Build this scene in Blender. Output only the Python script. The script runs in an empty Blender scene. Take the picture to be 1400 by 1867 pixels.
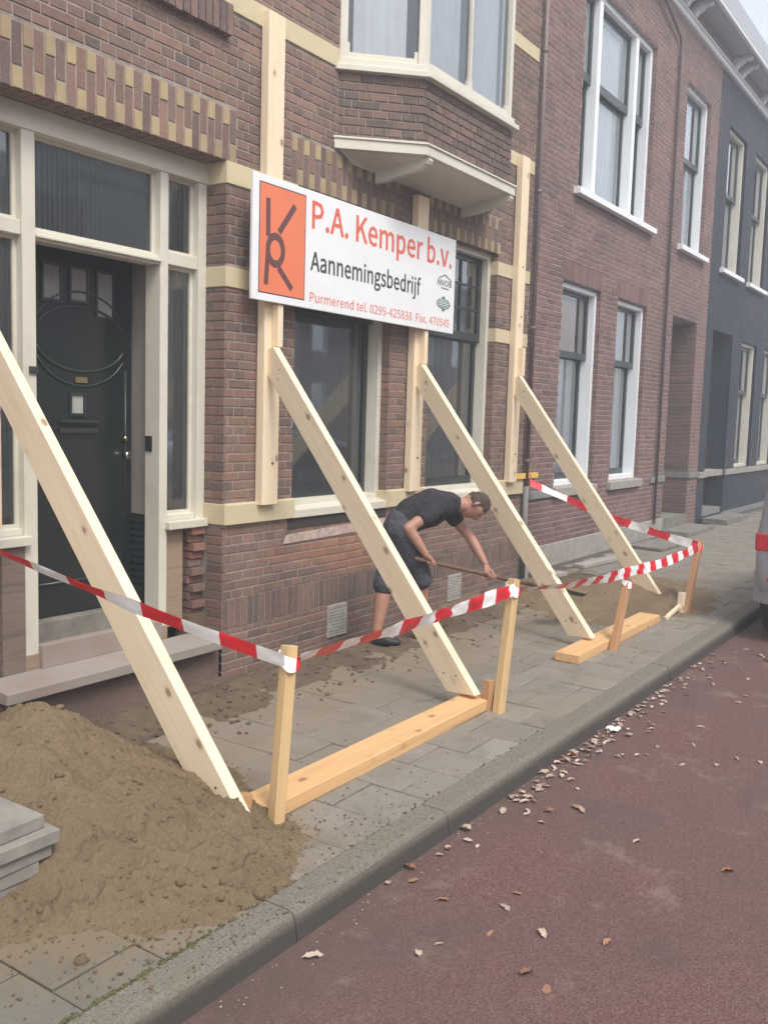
import bpy, bmesh, math, random
from mathutils import Vector, Matrix, noise

random.seed(7)
SC = bpy.context.scene
COL = SC.collection
R = math.radians

# ------------------------------------------------------------------ camera
CAM_H = 1.65
cam_d = bpy.data.cameras.new("camera")
cam = bpy.data.objects.new("camera", cam_d)
COL.objects.link(cam)
yw, pt, rl = R(55.9606), R(5.84215), R(-1.68263)
fw = Vector((math.sin(yw) * math.cos(pt), math.cos(yw) * math.cos(pt), -math.sin(pt)))
rt = Vector((math.cos(yw), -math.sin(yw), 0))
dn = fw.cross(rt)
R2 = math.cos(rl) * rt + math.sin(rl) * dn
D2 = -math.sin(rl) * rt + math.cos(rl) * dn
M = Matrix((( R2.x, -D2.x, -fw.x, 0), (R2.y, -D2.y, -fw.y, 0), (R2.z, -D2.z, -fw.z, CAM_H), (0, 0, 0, 1)))
cam.matrix_world = M
cam_d.sensor_fit = 'VERTICAL'
cam_d.sensor_height = 24.0
cam_d.sensor_width = 18.0
cam_d.lens = 24.0 * 1702.6 / 1867
cam_d.clip_start = 0.05
cam_d.clip_end = 2000
SC.camera = cam
CAMP = Vector((0, 0, CAM_H))

# ------------------------------------------------------------------ light
SUN_AZ, SUN_EL = R(203), R(54)      # azimuth from +Y towards +X
w = bpy.data.worlds.new("World")
SC.world = w
w.use_nodes = True
nt = w.node_tree
nt.nodes.clear()
sky = nt.nodes.new('ShaderNodeTexSky')
sky.sky_type = 'NISHITA'
sky.sun_disc = False
sky.sun_elevation = SUN_EL
sky.sun_rotation = SUN_AZ
sky.air_density = 1.0
sky.dust_density = 2.0
sky.ozone_density = 1.0
hs = nt.nodes.new('ShaderNodeHueSaturation')
hs.inputs['Saturation'].default_value = 0.22
bg = nt.nodes.new('ShaderNodeBackground')
bg.inputs['Strength'].default_value = 0.14
wo = nt.nodes.new('ShaderNodeOutputWorld')
nt.links.new(sky.outputs[0], hs.inputs['Color'])
nt.links.new(hs.outputs[0], bg.inputs['Color'])
nt.links.new(bg.outputs[0], wo.inputs['Surface'])
sun_d = bpy.data.lights.new("sun", 'SUN')
sun_d.energy = 1.2
sun_d.angle = R(20)
sun_d.color = (1.0, 0.93, 0.83)
sun = bpy.data.objects.new("sun", sun_d)
COL.objects.link(sun)
sd = Vector((math.sin(SUN_AZ) * math.cos(SUN_EL), math.cos(SUN_AZ) * math.cos(SUN_EL), math.sin(SUN_EL)))
sun.rotation_euler = sd.to_track_quat('Z', 'Y').to_euler()
SC.view_settings.view_transform = 'Standard'
SC.view_settings.look = 'None'
SC.view_settings.gamma = 1.0
SC.view_settings.exposure = 1.14
SC.view_settings.use_curve_mapping = False
SC.cycles.max_bounces = 6
SC.cycles.volume_bounces = 0
SC.cycles.transparent_max_bounces = 12
SC.cycles.use_denoising = True

# ------------------------------------------------------------------ material helpers
def new_mat(name):
    m = bpy.data.materials.new(name)
    m.use_nodes = True
    n = m.node_tree
    n.nodes.clear()
    out = n.nodes.new('ShaderNodeOutputMaterial')
    b = n.nodes.new('ShaderNodeBsdfPrincipled')
    n.links.new(b.outputs[0], out.inputs['Surface'])
    return m, n, b, out

def col4(c): return (c[0], c[1], c[2], 1.0)

def tex_noise(n, scale, detail=4, rough=0.55, vec=None, dist=0.0):
    t = n.nodes.new('ShaderNodeTexNoise')
    t.inputs['Scale'].default_value = scale
    t.inputs['Detail'].default_value = detail
    t.inputs['Roughness'].default_value = rough
    t.inputs['Distortion'].default_value = dist
    if vec is not None: n.links.new(vec, t.inputs['Vector'])
    return t.outputs['Fac']

def ramp(n, fac, stops):
    r = n.nodes.new('ShaderNodeValToRGB')
    while len(r.color_ramp.elements) > len(stops): r.color_ramp.elements.remove(r.color_ramp.elements[-1])
    while len(r.color_ramp.elements) < len(stops): r.color_ramp.elements.new(0.5)
    for e, (p, c) in zip(r.color_ramp.elements, stops):
        e.position = p
        e.color = col4(c) if len(c) == 3 else c
    n.links.new(fac, r.inputs['Fac'])
    return r.outputs['Color']

def mixc(n, fac, a, b, mode='MIX'):
    m = n.nodes.new('ShaderNodeMix')
    m.data_type = 'RGBA'
    m.blend_type = mode
    for s, v in ((0, fac), (6, a), (7, b)):
        if hasattr(v, 'default_value') or isinstance(v, bpy.types.NodeSocket): n.links.new(v, m.inputs[s])
        elif s == 0: m.inputs[0].default_value = v
        else: m.inputs[s].default_value = col4(v)
    return m.outputs[2]

def mathn(n, op, a, b=0.0, clamp=False):
    m = n.nodes.new('ShaderNodeMath')
    m.operation = op
    m.use_clamp = clamp
    for i, v in enumerate((a, b)):
        if isinstance(v, bpy.types.NodeSocket): n.links.new(v, m.inputs[i])
        else: m.inputs[i].default_value = v
    return m.outputs[0]

def bump(n, b, h, strength=0.3, dist=0.01):
    bp = n.nodes.new('ShaderNodeBump')
    bp.inputs['Strength'].default_value = strength
    bp.inputs['Distance'].default_value = dist
    n.links.new(h, bp.inputs['Height'])
    n.links.new(bp.outputs[0], b.inputs['Normal'])

def wpos(n):
    g = n.nodes.new('ShaderNodeNewGeometry')
    return g.outputs['Position']

def opos(n, scale=None):
    t = n.nodes.new('ShaderNodeTexCoord')
    if scale is None: return t.outputs['Object']
    m = n.nodes.new('ShaderNodeMapping')
    m.inputs['Scale'].default_value = scale
    n.links.new(t.outputs['Object'], m.inputs['Vector'])
    return m.outputs[0]

def piece_random(n):
    g = n.nodes.new('ShaderNodeNewGeometry')
    o = n.nodes.new('ShaderNodeObjectInfo')
    s = mathn(n, 'ADD', g.outputs['Random Per Island'], o.outputs['Random'])
    return mathn(n, 'FRACT', s)

def plain(name, c, rough=0.6, metallic=0.0, var=0.12, scale=6.0, spec=0.5, bumps=0.0, bscale=60):
    m, n, b, _ = new_mat(name)
    v = wpos(n)
    f = tex_noise(n, scale, 5, 0.6, v)
    cc = ramp(n, f, [(0.3, tuple(x * (1 - var) for x in c)), (0.7, tuple(min(1, x * (1 + var)) for x in c))])
    n.links.new(cc, b.inputs['Base Color'])
    b.inputs['Roughness'].default_value = rough
    b.inputs['Metallic'].default_value = metallic
    b.inputs['Specular IOR Level'].default_value = spec
    if bumps: bump(n, b, tex_noise(n, bscale, 3, 0.6, v), bumps, 0.004)
    return m

def painted(name, c, dirt=(0.35, 0.31, 0.25), amount=0.35, rough=0.45):
    m, n, b, _ = new_mat(name)
    v = wpos(n)
    f = tex_noise(n, 3.0, 6, 0.65, v)
    f2 = tex_noise(n, 30.0, 4, 0.6, v)
    k = mathn(n, 'MULTIPLY', ramp(n, f, [(0.5, (0, 0, 0)), (0.8, (1, 1, 1))]), amount)
    cc = mixc(n, k, mixc(n, f2, tuple(x * 0.93 for x in c), c), dirt)
    n.links.new(cc, b.inputs['Base Color'])
    b.inputs['Roughness'].default_value = rough
    bump(n, b, f2, 0.08, 0.003)
    return m

def brickmat(name, stops, stain=None, fine=0.25):
    m, n, b, _ = new_mat(name)
    v = wpos(n)
    r = piece_random(n)
    c = ramp(n, r, stops)
    f = tex_noise(n, 45, 5, 0.7, v)
    c = mixc(n, fine, c, ramp(n, f, [(0.3, (0.02, 0.015, 0.015)), (0.75, (0.42, 0.33, 0.30))]))
    big = tex_noise(n, 1.3, 5, 0.6, v)
    c = mixc(n, mathn(n, 'MULTIPLY', ramp(n, big, [(0.42, (0, 0, 0)), (0.68, (1, 1, 1))]), 0.5), c, (0.080, 0.060, 0.054))
    # grey-white salt bloom in patches
    ef = tex_noise(n, 4.5, 6, 0.7, v)
    c = mixc(n, mathn(n, 'MULTIPLY', ramp(n, ef, [(0.58, (0, 0, 0)), (0.75, (1, 1, 1))]), 0.35), c, (0.34, 0.29, 0.27))
    if stain: c = stain(n, v, c)
    n.links.new(c, b.inputs['Base Color'])
    b.inputs['Roughness'].default_value = 0.85
    bump(n, b, f, 0.35, 0.004)
    return m

def stain_house1(n, v, c):
    # repaired, salmon coloured patch of newer bricks below the window
    s = n.nodes.new('ShaderNodeSeparateXYZ')
    n.links.new(v, s.inputs[0])
    f = tex_noise(n, 3.0, 4, 0.6, v)
    ax = mathn(n, 'ABSOLUTE', mathn(n, 'SUBTRACT', s.outputs[0], 6.15))
    az = mathn(n, 'ABSOLUTE', mathn(n, 'SUBTRACT', s.outputs[2], 0.62))
    d = mathn(n, 'ADD', mathn(n, 'DIVIDE', ax, 2.3), mathn(n, 'DIVIDE', az, 0.50))
    d = mathn(n, 'ADD', d, mathn(n, 'MULTIPLY', f, 0.9))
    k = ramp(n, d, [(0.85, (1, 1, 1)), (1.35, (0, 0, 0))])
    k = mathn(n, 'MULTIPLY', k, 0.8)
    k2 = ramp(n, mathn(n, 'MULTIPLY', piece_random(n), 1.0), [(0.0, (0.30, 0.13, 0.085)), (0.5, (0.36, 0.18, 0.12)), (1.0, (0.25, 0.11, 0.08))])
    return mixc(n, k, c, k2)

MT = {}
MT['brick1'] = brickmat('brown_brick', [(0.0, (0.11, 0.073, 0.061)), (0.2, (0.20, 0.113, 0.082)), (0.5, (0.25, 0.137, 0.090)), (0.75, (0.175, 0.116, 0.098)), (0.9, (0.30, 0.165, 0.115)), (1.0, (0.12, 0.085, 0.078))], stain_house1)
MT['brick2'] = brickmat('purple_red_brick', [(0.0, (0.13, 0.072, 0.070)), (0.3, (0.235, 0.115, 0.100)), (0.6, (0.205, 0.105, 0.097)), (0.85, (0.27, 0.145, 0.12)), (1.0, (0.14, 0.088, 0.088))])
MT['brick3'] = brickmat('black_painted_brick', [(0.0, (0.011, 0.017, 0.034)), (0.5, (0.015, 0.022, 0.042)), (1.0, (0.019, 0.027, 0.050))], fine=0.04)
MT['brick_dark'] = brickmat('dark_plinth_brick', [(0.0, (0.085, 0.062, 0.055)), (0.5, (0.16, 0.10, 0.078)), (1.0, (0.215, 0.128, 0.095))])
MT['brick_yellow'] = brickmat('yellow_brick', [(0.0, (0.40, 0.31, 0.17)), (0.5, (0.48, 0.37, 0.20)), (1.0, (0.36, 0.26, 0.15))], fine=0.12)
MT['mortar'] = plain('mortar', (0.29, 0.245, 0.21), 0.95, var=0.3, scale=14, bumps=0.3)
MT['mortar2'] = plain('pale_mortar', (0.36, 0.31, 0.29), 0.95, var=0.25, scale=12, bumps=0.3)
MT['mortar3'] = plain('painted_mortar', (0.014, 0.020, 0.040), 0.8, var=0.2)
MT['yellow_stone'] = painted('cream_stone_band', (0.60, 0.52, 0.34), (0.30, 0.25, 0.16), 0.35, 0.8)
MT['cream'] = painted('cream_paint', (0.66, 0.63, 0.54), (0.38, 0.34, 0.28), 0.4)
MT['cream_old'] = painted('weathered_grey_paint', (0.40, 0.37, 0.33), (0.22, 0.18, 0.15), 0.5, 0.7)
MT['white'] = painted('white_paint', (0.84, 0.87, 0.89), (0.55, 0.56, 0.56), 0.15)
MT['dark_paint'] = painted('dark_green_paint', (0.030, 0.038, 0.038), (0.06, 0.06, 0.055), 0.2, 0.3)
MT['door_paint'] = painted('black_door_paint', (0.016, 0.020, 0.021), (0.04, 0.042, 0.042), 0.25, 0.22)
MT['grey_stone'] = plain('grey_stone', (0.33, 0.31, 0.28), 0.85, var=0.2, scale=9, bumps=0.25)
MT['blue_stone'] = plain('blue_stone', (0.21, 0.215, 0.21), 0.8, var=0.2, scale=9, bumps=0.2)
MT['step_stone'] = plain('worn_step_stone', (0.20, 0.185, 0.16), .9, var=.3, scale=7, bumps=.3)
MT['zinc'] = plain('zinc', (0.33, 0.34, 0.35), 0.5, 0.6, var=0.2, scale=5)
MT['pipe'] = plain('dark_pipe_paint', (0.15, 0.105, 0.10), 0.5, var=0.2)
MT['dark_room'] = plain('dark_interior', (0.05, 0.052, 0.055), 0.9, var=0.1)
MT['brass'] = plain('brass', (0.65, 0.50, 0.22), 0.3, 1.0)
MT['chrome'] = plain('chrome', (0.75, 0.75, 0.73), 0.15, 1.0, var=0.03)
MT['plastic_black'] = plain('black_plastic', (0.02, 0.02, 0.022), 0.5)
MT['bracket_metal'] = plain('dark_steel', (0.08, 0.08, 0.08), 0.5, 0.8)
MT['cornice'] = painted('cornice_white_paint', (0.74, 0.76, 0.76), (0.45, 0.46, 0.46), 0.3)
MT['cornice_pink'] = plain('cornice_panel_brick', (0.36, 0.27, 0.26), 0.9)
MT['gutter'] = painted('gutter_paint', (0.36, 0.39, 0.44), (0.35, 0.37, 0.40), 0.3)
MT['roof'] = plain('grey_roof_tile', (0.09, 0.085, 0.085), 0.8)

def woodmat(name, base, dark, knots=1.0, rough=0.62, grain=1.0):
    m, n, b, _ = new_mat(name)
    o = n.nodes.new('ShaderNodeObjectInfo')
    tc = n.nodes.new('ShaderNodeTexCoord')
    off = n.nodes.new('ShaderNodeVectorMath'); off.operation = 'SCALE'
    comb = n.nodes.new('ShaderNodeCombineXYZ')
    for i in range(3): n.links.new(o.outputs['Random'], comb.inputs[i])
    n.links.new(comb.outputs[0], off.inputs[0]); off.inputs['Scale'].default_value = 37.0
    add = n.nodes.new('ShaderNodeVectorMath'); add.operation = 'ADD'
    n.links.new(tc.outputs['Object'], add.inputs[0]); n.links.new(off.outputs[0], add.inputs[1])
    p = add.outputs[0]
    mp = n.nodes.new('ShaderNodeMapping'); mp.inputs['Scale'].default_value = (0.9, 26, 26)
    n.links.new(p, mp.inputs['Vector'])
    g = tex_noise(n, 1.6, 6, 0.6, mp.outputs[0], 0.6)
    c = ramp(n, g, [(0.30, dark), (0.5, tuple((x * 2 + y) / 3 for x, y in zip(base, dark))), (0.72, base)])
    mp3 = n.nodes.new('ShaderNodeMapping'); mp3.inputs['Scale'].default_value = (1.6, 4, 4)
    n.links.new(p, mp3.inputs['Vector'])
    c = mixc(n, mathn(n, 'MULTIPLY', tex_noise(n, 1.3, 3, 0.5, mp3.outputs[0]), 0.45), c, tuple(x * y for x, y in zip(base, (0.94, 0.85, 0.80))))
    vo = n.nodes.new('ShaderNodeTexVoronoi'); vo.inputs['Scale'].default_value = 7.5
    mp2 = n.nodes.new('ShaderNodeMapping'); mp2.inputs['Scale'].default_value = (0.62, 1.0, 1.0)
    n.links.new(p, mp2.inputs['Vector']); n.links.new(mp2.outputs[0], vo.inputs['Vector'])
    kd = mathn(n, 'ADD', vo.outputs['Distance'], mathn(n, 'MULTIPLY', g, 0.05))
    k = ramp(n, kd, [(0.115, (1, 1, 1)), (0.15, (0.25, 0.25, 0.25)), (0.25, (0, 0, 0))])
    k = mathn(n, 'MULTIPLY', k, 0.75 * knots)
    c = mixc(n, k, c, (0.20, 0.10, 0.05))
    # pencil-thin scuffs and hand dirt
    sc = tex_noise(n, 9, 6, 0.7, p)
    c = mixc(n, mathn(n, 'MULTIPLY', ramp(n, sc, [(0.60, (0, 0, 0)), (0.72, (1, 1, 1))]), 0.22), c, (0.33, 0.25, 0.17))
    n.links.new(c, b.inputs['Base Color'])
    b.inputs['Roughness'].default_value = rough
    b.inputs['Specular IOR Level'].default_value = 0.3
    bump(n, b, g, 0.12 * grain, 0.002)
    return m

MT['spruce'] = woodmat('fresh_spruce', (0.86, 0.74, 0.545), (0.75, 0.59, 0.40))
MT['spruce_orange'] = woodmat('orange_spruce', (0.72, 0.475, 0.245), (0.58, 0.34, 0.15))
MT['stake'] = woodmat('stake_wood', (0.62, 0.45, 0.24), (0.50, 0.33, 0.16))
MT['stake_brown'] = woodmat('brown_stake_wood', (0.48, 0.28, 0.15), (0.36, 0.19, 0.09), 0.5)
MT['old_wood'] = woodmat('weathered_wood', (0.24, 0.19, 0.155), (0.10, 0.08, 0.07), 0.6, 0.85, 3)
MT['raw_wood'] = woodmat('stripped_wood', (0.36, 0.27, 0.20), (0.22, 0.16, 0.12), 0.6, 0.85, 2)
MT['handle_wood'] = woodmat('shovel_handle_wood', (0.16, 0.10, 0.065), (0.09, 0.05, 0.03), 0.0)

def glassmat(name, tint=(0.95, 0.97, 0.97), refl=1.0, mult=3.2):
    m, n, b, out = new_mat(name)
    n.nodes.remove(b)
    tr = n.nodes.new('ShaderNodeBsdfTransparent'); tr.inputs['Color'].default_value = col4(tint)
    gl = n.nodes.new('ShaderNodeBsdfGlossy'); gl.inputs['Roughness'].default_value = 0.02
    gl.inputs['Color'].default_value = (0.9 * refl, 0.95 * refl, 1.0 * refl, 1)
    fr = n.nodes.new('ShaderNodeFresnel'); fr.inputs['IOR'].default_value = 1.5
    k = mathn(n, 'MULTIPLY', fr.outputs[0], mult, True)
    bp = n.nodes.new('ShaderNodeBump'); bp.inputs['Strength'].default_value = 0.05
    n.links.new(tex_noise(n, 2.5, 2, 0.5, wpos(n)), bp.inputs['Height'])
    n.links.new(bp.outputs[0], gl.inputs['Normal'])
    mx = n.nodes.new('ShaderNodeMixShader')
    n.links.new(k, mx.inputs[0]); n.links.new(tr.outputs[0], mx.inputs[1]); n.links.new(gl.outputs[0], mx.inputs[2])
    n.links.new(mx.outputs[0], out.inputs['Surface'])
    return m
MT['glass'] = glassmat('window_glass')
MT['glass_clear'] = glassmat('clear_window_glass', (1, 1, 1), 1.0, 2.4)
MT['glass_dark'] = glassmat('tinted_glass', (0.35, 0.4, 0.4))
MT['curtain'] = plain('white_curtain', (0.93, 0.95, 0.97), 0.9, var=0.05)
MT['curtain_grey'] = plain('grey_net_curtain', (0.30, 0.31, 0.30), 0.9, var=0.1)
MT['curtain_dark'] = plain('dark_ribbed_screen', (0.13, 0.14, 0.14), 0.35, var=0.1)
MT['blind'] = plain('dark_blind', (0.10, 0.105, 0.11), 0.6)
MT['orange_reflection'] = plain('orange_reflection_colour', (0.55, 0.25, 0.14), 0.8)  # flat orange standing in for a reflection in the glass

def tilemat():
    m, n, b, _ = new_mat('concrete_paving')
    v = wpos(n)
    r = piece_random(n)
    c = ramp(n, r, [(0.0, (0.155, 0.142, 0.123)), (0.35, (0.22, 0.202, 0.174)), (0.7, (0.185, 0.171, 0.150)), (1.0, (0.255, 0.232, 0.198))])
    f = tex_noise(n, 55, 6, 0.75, v)
    c = mixc(n, 0.3, c, ramp(n, f, [(0.3, (0.12, 0.11, 0.10)), (0.7, (0.42, 0.39, 0.35))]))
    g = tex_noise(n, 1.7, 6, 0.65, v)
    c = mixc(n, mathn(n, 'MULTIPLY', ramp(n, g, [(0.40, (0, 0, 0)), (0.64, (1, 1, 1))]), 0.6), c, (0.235, 0.185, 0.13))
    g2 = tex_noise(n, 5.0, 6, 0.7, v)
    c = mixc(n, mathn(n, 'MULTIPLY', ramp(n, g2, [(0.48, (0, 0, 0)), (0.70, (1, 1, 1))]), 0.6), c, (0.115, 0.105, 0.092))
    sp = n.nodes.new('ShaderNodeTexVoronoi'); sp.inputs['Scale'].default_value = 22
    n.links.new(v, sp.inputs['Vector'])
    c = mixc(n, mathn(n, 'MULTIPLY', ramp(n, sp.outputs['Distance'], [(0.06, (1, 1, 1)), (0.10, (0, 0, 0))]), 0.35), c, (0.52, 0.48, 0.42))
    s0 = n.nodes.new('ShaderNodeSeparateXYZ'); n.links.new(v, s0.inputs[0])
    km = mathn(n, 'MULTIPLY', mathn(n, 'SUBTRACT', 2.7, mathn(n, 'ADD', s0.outputs[0], g)), 1.6, True)
    c = mixc(n, mathn(n, 'MULTIPLY', km, .55), c, (0.085, 0.088, 0.066))
    # sand walked and blown over the slabs, thickest beside the dug strip
    s = n.nodes.new('ShaderNodeSeparateXYZ'); n.links.new(v, s.inputs[0])
    dd = mathn(n, 'ADD', mathn(n, 'MULTIPLY', mathn(n, 'SUBTRACT', s.outputs[1], 2.7), 0.55), mathn(n, 'MULTIPLY', tex_noise(n, 3.0, 6, 0.7, v), 0.9))
    nearx = mathn(n, 'SUBTRACT', 1.0, mathn(n, 'MULTIPLY', mathn(n, 'SUBTRACT', s.outputs[0], 9.5), 0.6, True), True)
    k = mathn(n, 'MULTIPLY', mathn(n, 'MULTIPLY', ramp(n, dd, [(0.34, (0, 0, 0)), (0.85, (1, 1, 1))]), nearx), 0.8)
    c = mixc(n, k, c, (0.215, 0.168, 0.120))
    # fine sand spilled round the heap
    hx_ = mathn(n, 'DIVIDE', mathn(n, 'SUBTRACT', s.outputs[0], 2.15), 1.25)
    hy_ = mathn(n, 'DIVIDE', mathn(n, 'SUBTRACT', s.outputs[1], 3.0), 1.35)
    rr_ = mathn(n, 'SQRT', mathn(n, 'ADD', mathn(n, 'MULTIPLY', hx_, hx_), mathn(n, 'MULTIPLY', hy_, hy_)))
    rr_ = mathn(n, 'ADD', rr_, mathn(n, 'MULTIPLY', tex_noise(n, 7.0, 7, 0.75, v), 0.75))
    c = mixc(n, mathn(n, 'MULTIPLY', mathn(n, 'MULTIPLY', mathn(n, 'SUBTRACT', 1.24, rr_), 4.0, True), 0.75), c, (0.20, 0.145, 0.09))
    n.links.new(c, b.inputs['Base Color'])
    b.inputs['Roughness'].default_value = 0.85
    bump(n, b, f, 0.45, 0.004)
    return m
MT['tile'] = tilemat()
MT['loose_tile'] = plain('loose_concrete_slab', (0.24, 0.225, 0.20), .88, var=.18, scale=11, bumps=.5, bscale=120)

def kerbmat():
    m, n, b, _ = new_mat('kerb_concrete')
    v = wpos(n)
    f = tex_noise(n, 110, 4, 0.85, v)
    c = ramp(n, f, [(0.36, (0.09, 0.080, 0.064)), (0.5, (0.17, 0.155, 0.128)), (0.68, (0.26, 0.235, 0.195))])
    g = tex_noise(n, 3.0, 6, 0.7, v)
    c = mixc(n, mathn(n, 'MULTIPLY', ramp(n, g, [(0.48, (0, 0, 0)), (0.70, (1, 1, 1))]), 0.6), c, (0.16, 0.14, 0.10))
    s = n.nodes.new('ShaderNodeSeparateXYZ'); n.links.new(v, s.inputs[0])
    # kerb face darkens downwards from its top edge
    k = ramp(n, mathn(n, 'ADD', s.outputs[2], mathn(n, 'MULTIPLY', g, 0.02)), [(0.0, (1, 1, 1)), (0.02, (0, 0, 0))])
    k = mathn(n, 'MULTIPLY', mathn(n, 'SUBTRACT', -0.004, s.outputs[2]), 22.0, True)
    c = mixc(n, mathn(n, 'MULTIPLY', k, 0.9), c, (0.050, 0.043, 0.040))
    n.links.new(c, b.inputs['Base Color'])
    b.inputs['Roughness'].default_value = 0.9
    bump(n, b, f, 0.5, 0.004)
    return m
MT['kerb'] = kerbmat()

def roadmat():
    m, n, b, _ = new_mat('red_asphalt')
    v = wpos(n)
    f = tex_noise(n, 160, 3, 0.8, v)
    c = ramp(n, f, [(0.35, (0.052, 0.024, 0.022)), (0.5, (0.135, 0.066, 0.060)), (0.66, (0.27, 0.155, 0.138))])
    g = tex_noise(n, 0.9, 6, 0.65, v)
    c = mixc(n, mathn(n, 'MULTIPLY', ramp(n, g, [(0.42, (0, 0, 0)), (0.68, (1, 1, 1))]), 0.55), c, (0.105, 0.078, 0.068))
    g2 = tex_noise(n, 3.2, 6, 0.75, v)
    c = mixc(n, mathn(n, 'MULTIPLY', ramp(n, g2, [(0.57, (0, 0, 0)), (0.72, (1, 1, 1))]), 0.6), c, (0.28, 0.22, 0.18))
    g3 = tex_noise(n, 1.8, 5, 0.7, v)
    c = mixc(n, mathn(n, 'MULTIPLY', ramp(n, g3, [(0.55, (0, 0, 0)), (0.75, (1, 1, 1))]), 0.4), c, (0.06, 0.042, 0.04))
    s = n.nodes.new('ShaderNodeSeparateXYZ'); n.links.new(v, s.inputs[0])
    k = mathn(n, 'SUBTRACT', 1.0, mathn(n, 'MULTIPLY', mathn(n, 'ABSOLUTE', mathn(n, 'SUBTRACT', s.outputs[1], 1.85)), 4.0), True)
    c = mixc(n, mathn(n, 'MULTIPLY', mathn(n, 'MULTIPLY', k, 0.9), g2), c, (0.10, 0.07, 0.055))
    n.links.new(c, b.inputs['Base Color'])
    b.inputs['Roughness'].default_value = 0.85
    bump(n, b, f, 0.8, 0.006)
    return m
MT['road'] = roadmat()

def sandmat(name, a, bcol, dk):
    m, n, b, _ = new_mat(name)
    v = wpos(n)
    f = tex_noise(n, 70, 6, 0.8, v)
    g = tex_noise(n, 3.5, 6, 0.65, v)
    c = ramp(n, g, [(0.35, a), (0.65, bcol)])
    c = mixc(n, 0.4, c, ramp(n, f, [(0.3, dk), (0.7, tuple(x * 1.35 for x in bcol))]))
    g2 = tex_noise(n, 9.0, 5, 0.7, v)
    c = mixc(n, mathn(n, 'MULTIPLY', ramp(n, g2, [(0.55, (0, 0, 0)), (0.72, (1, 1, 1))]), 0.4), c, dk)
    n.links.new(c, b.inputs['Base Color'])
    b.inputs['Roughness'].default_value = 0.95
    b.inputs['Specular IOR Level'].default_value = 0.15
    bump(n, b, f, 1.0, 0.012)
    return m
MT['sand'] = sandmat('damp_sand', (0.195, 0.145, 0.088), (0.26, 0.195, 0.124), (0.095, 0.067, 0.041))
MT['soil'] = sandmat('trench_soil', (0.13, 0.098, 0.070), (0.20, 0.150, 0.105), (0.060, 0.044, 0.032))

# ------------------------------------------------------------------ object helpers
ORG = {}
def org(o):
    v = Vector((0, 0, 0))
    while o is not None:
        v = v + ORG.get(o.name, Vector((0, 0, 0)))
        o = o.parent
    return v

def props(o, label=None, cat=None, group=None, kind=None):
    if label: o['label'] = label
    if cat: o['category'] = cat
    if group: o['group'] = group
    if kind: o['kind'] = kind
    return o

def thing(name, loc, label, cat, group=None):
    o = bpy.data.objects.new(name, None)
    o.empty_display_size = 0.1
    COL.objects.link(o)
    o.location = loc
    ORG[o.name] = Vector(loc)
    return props(o, label, cat, group)

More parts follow.
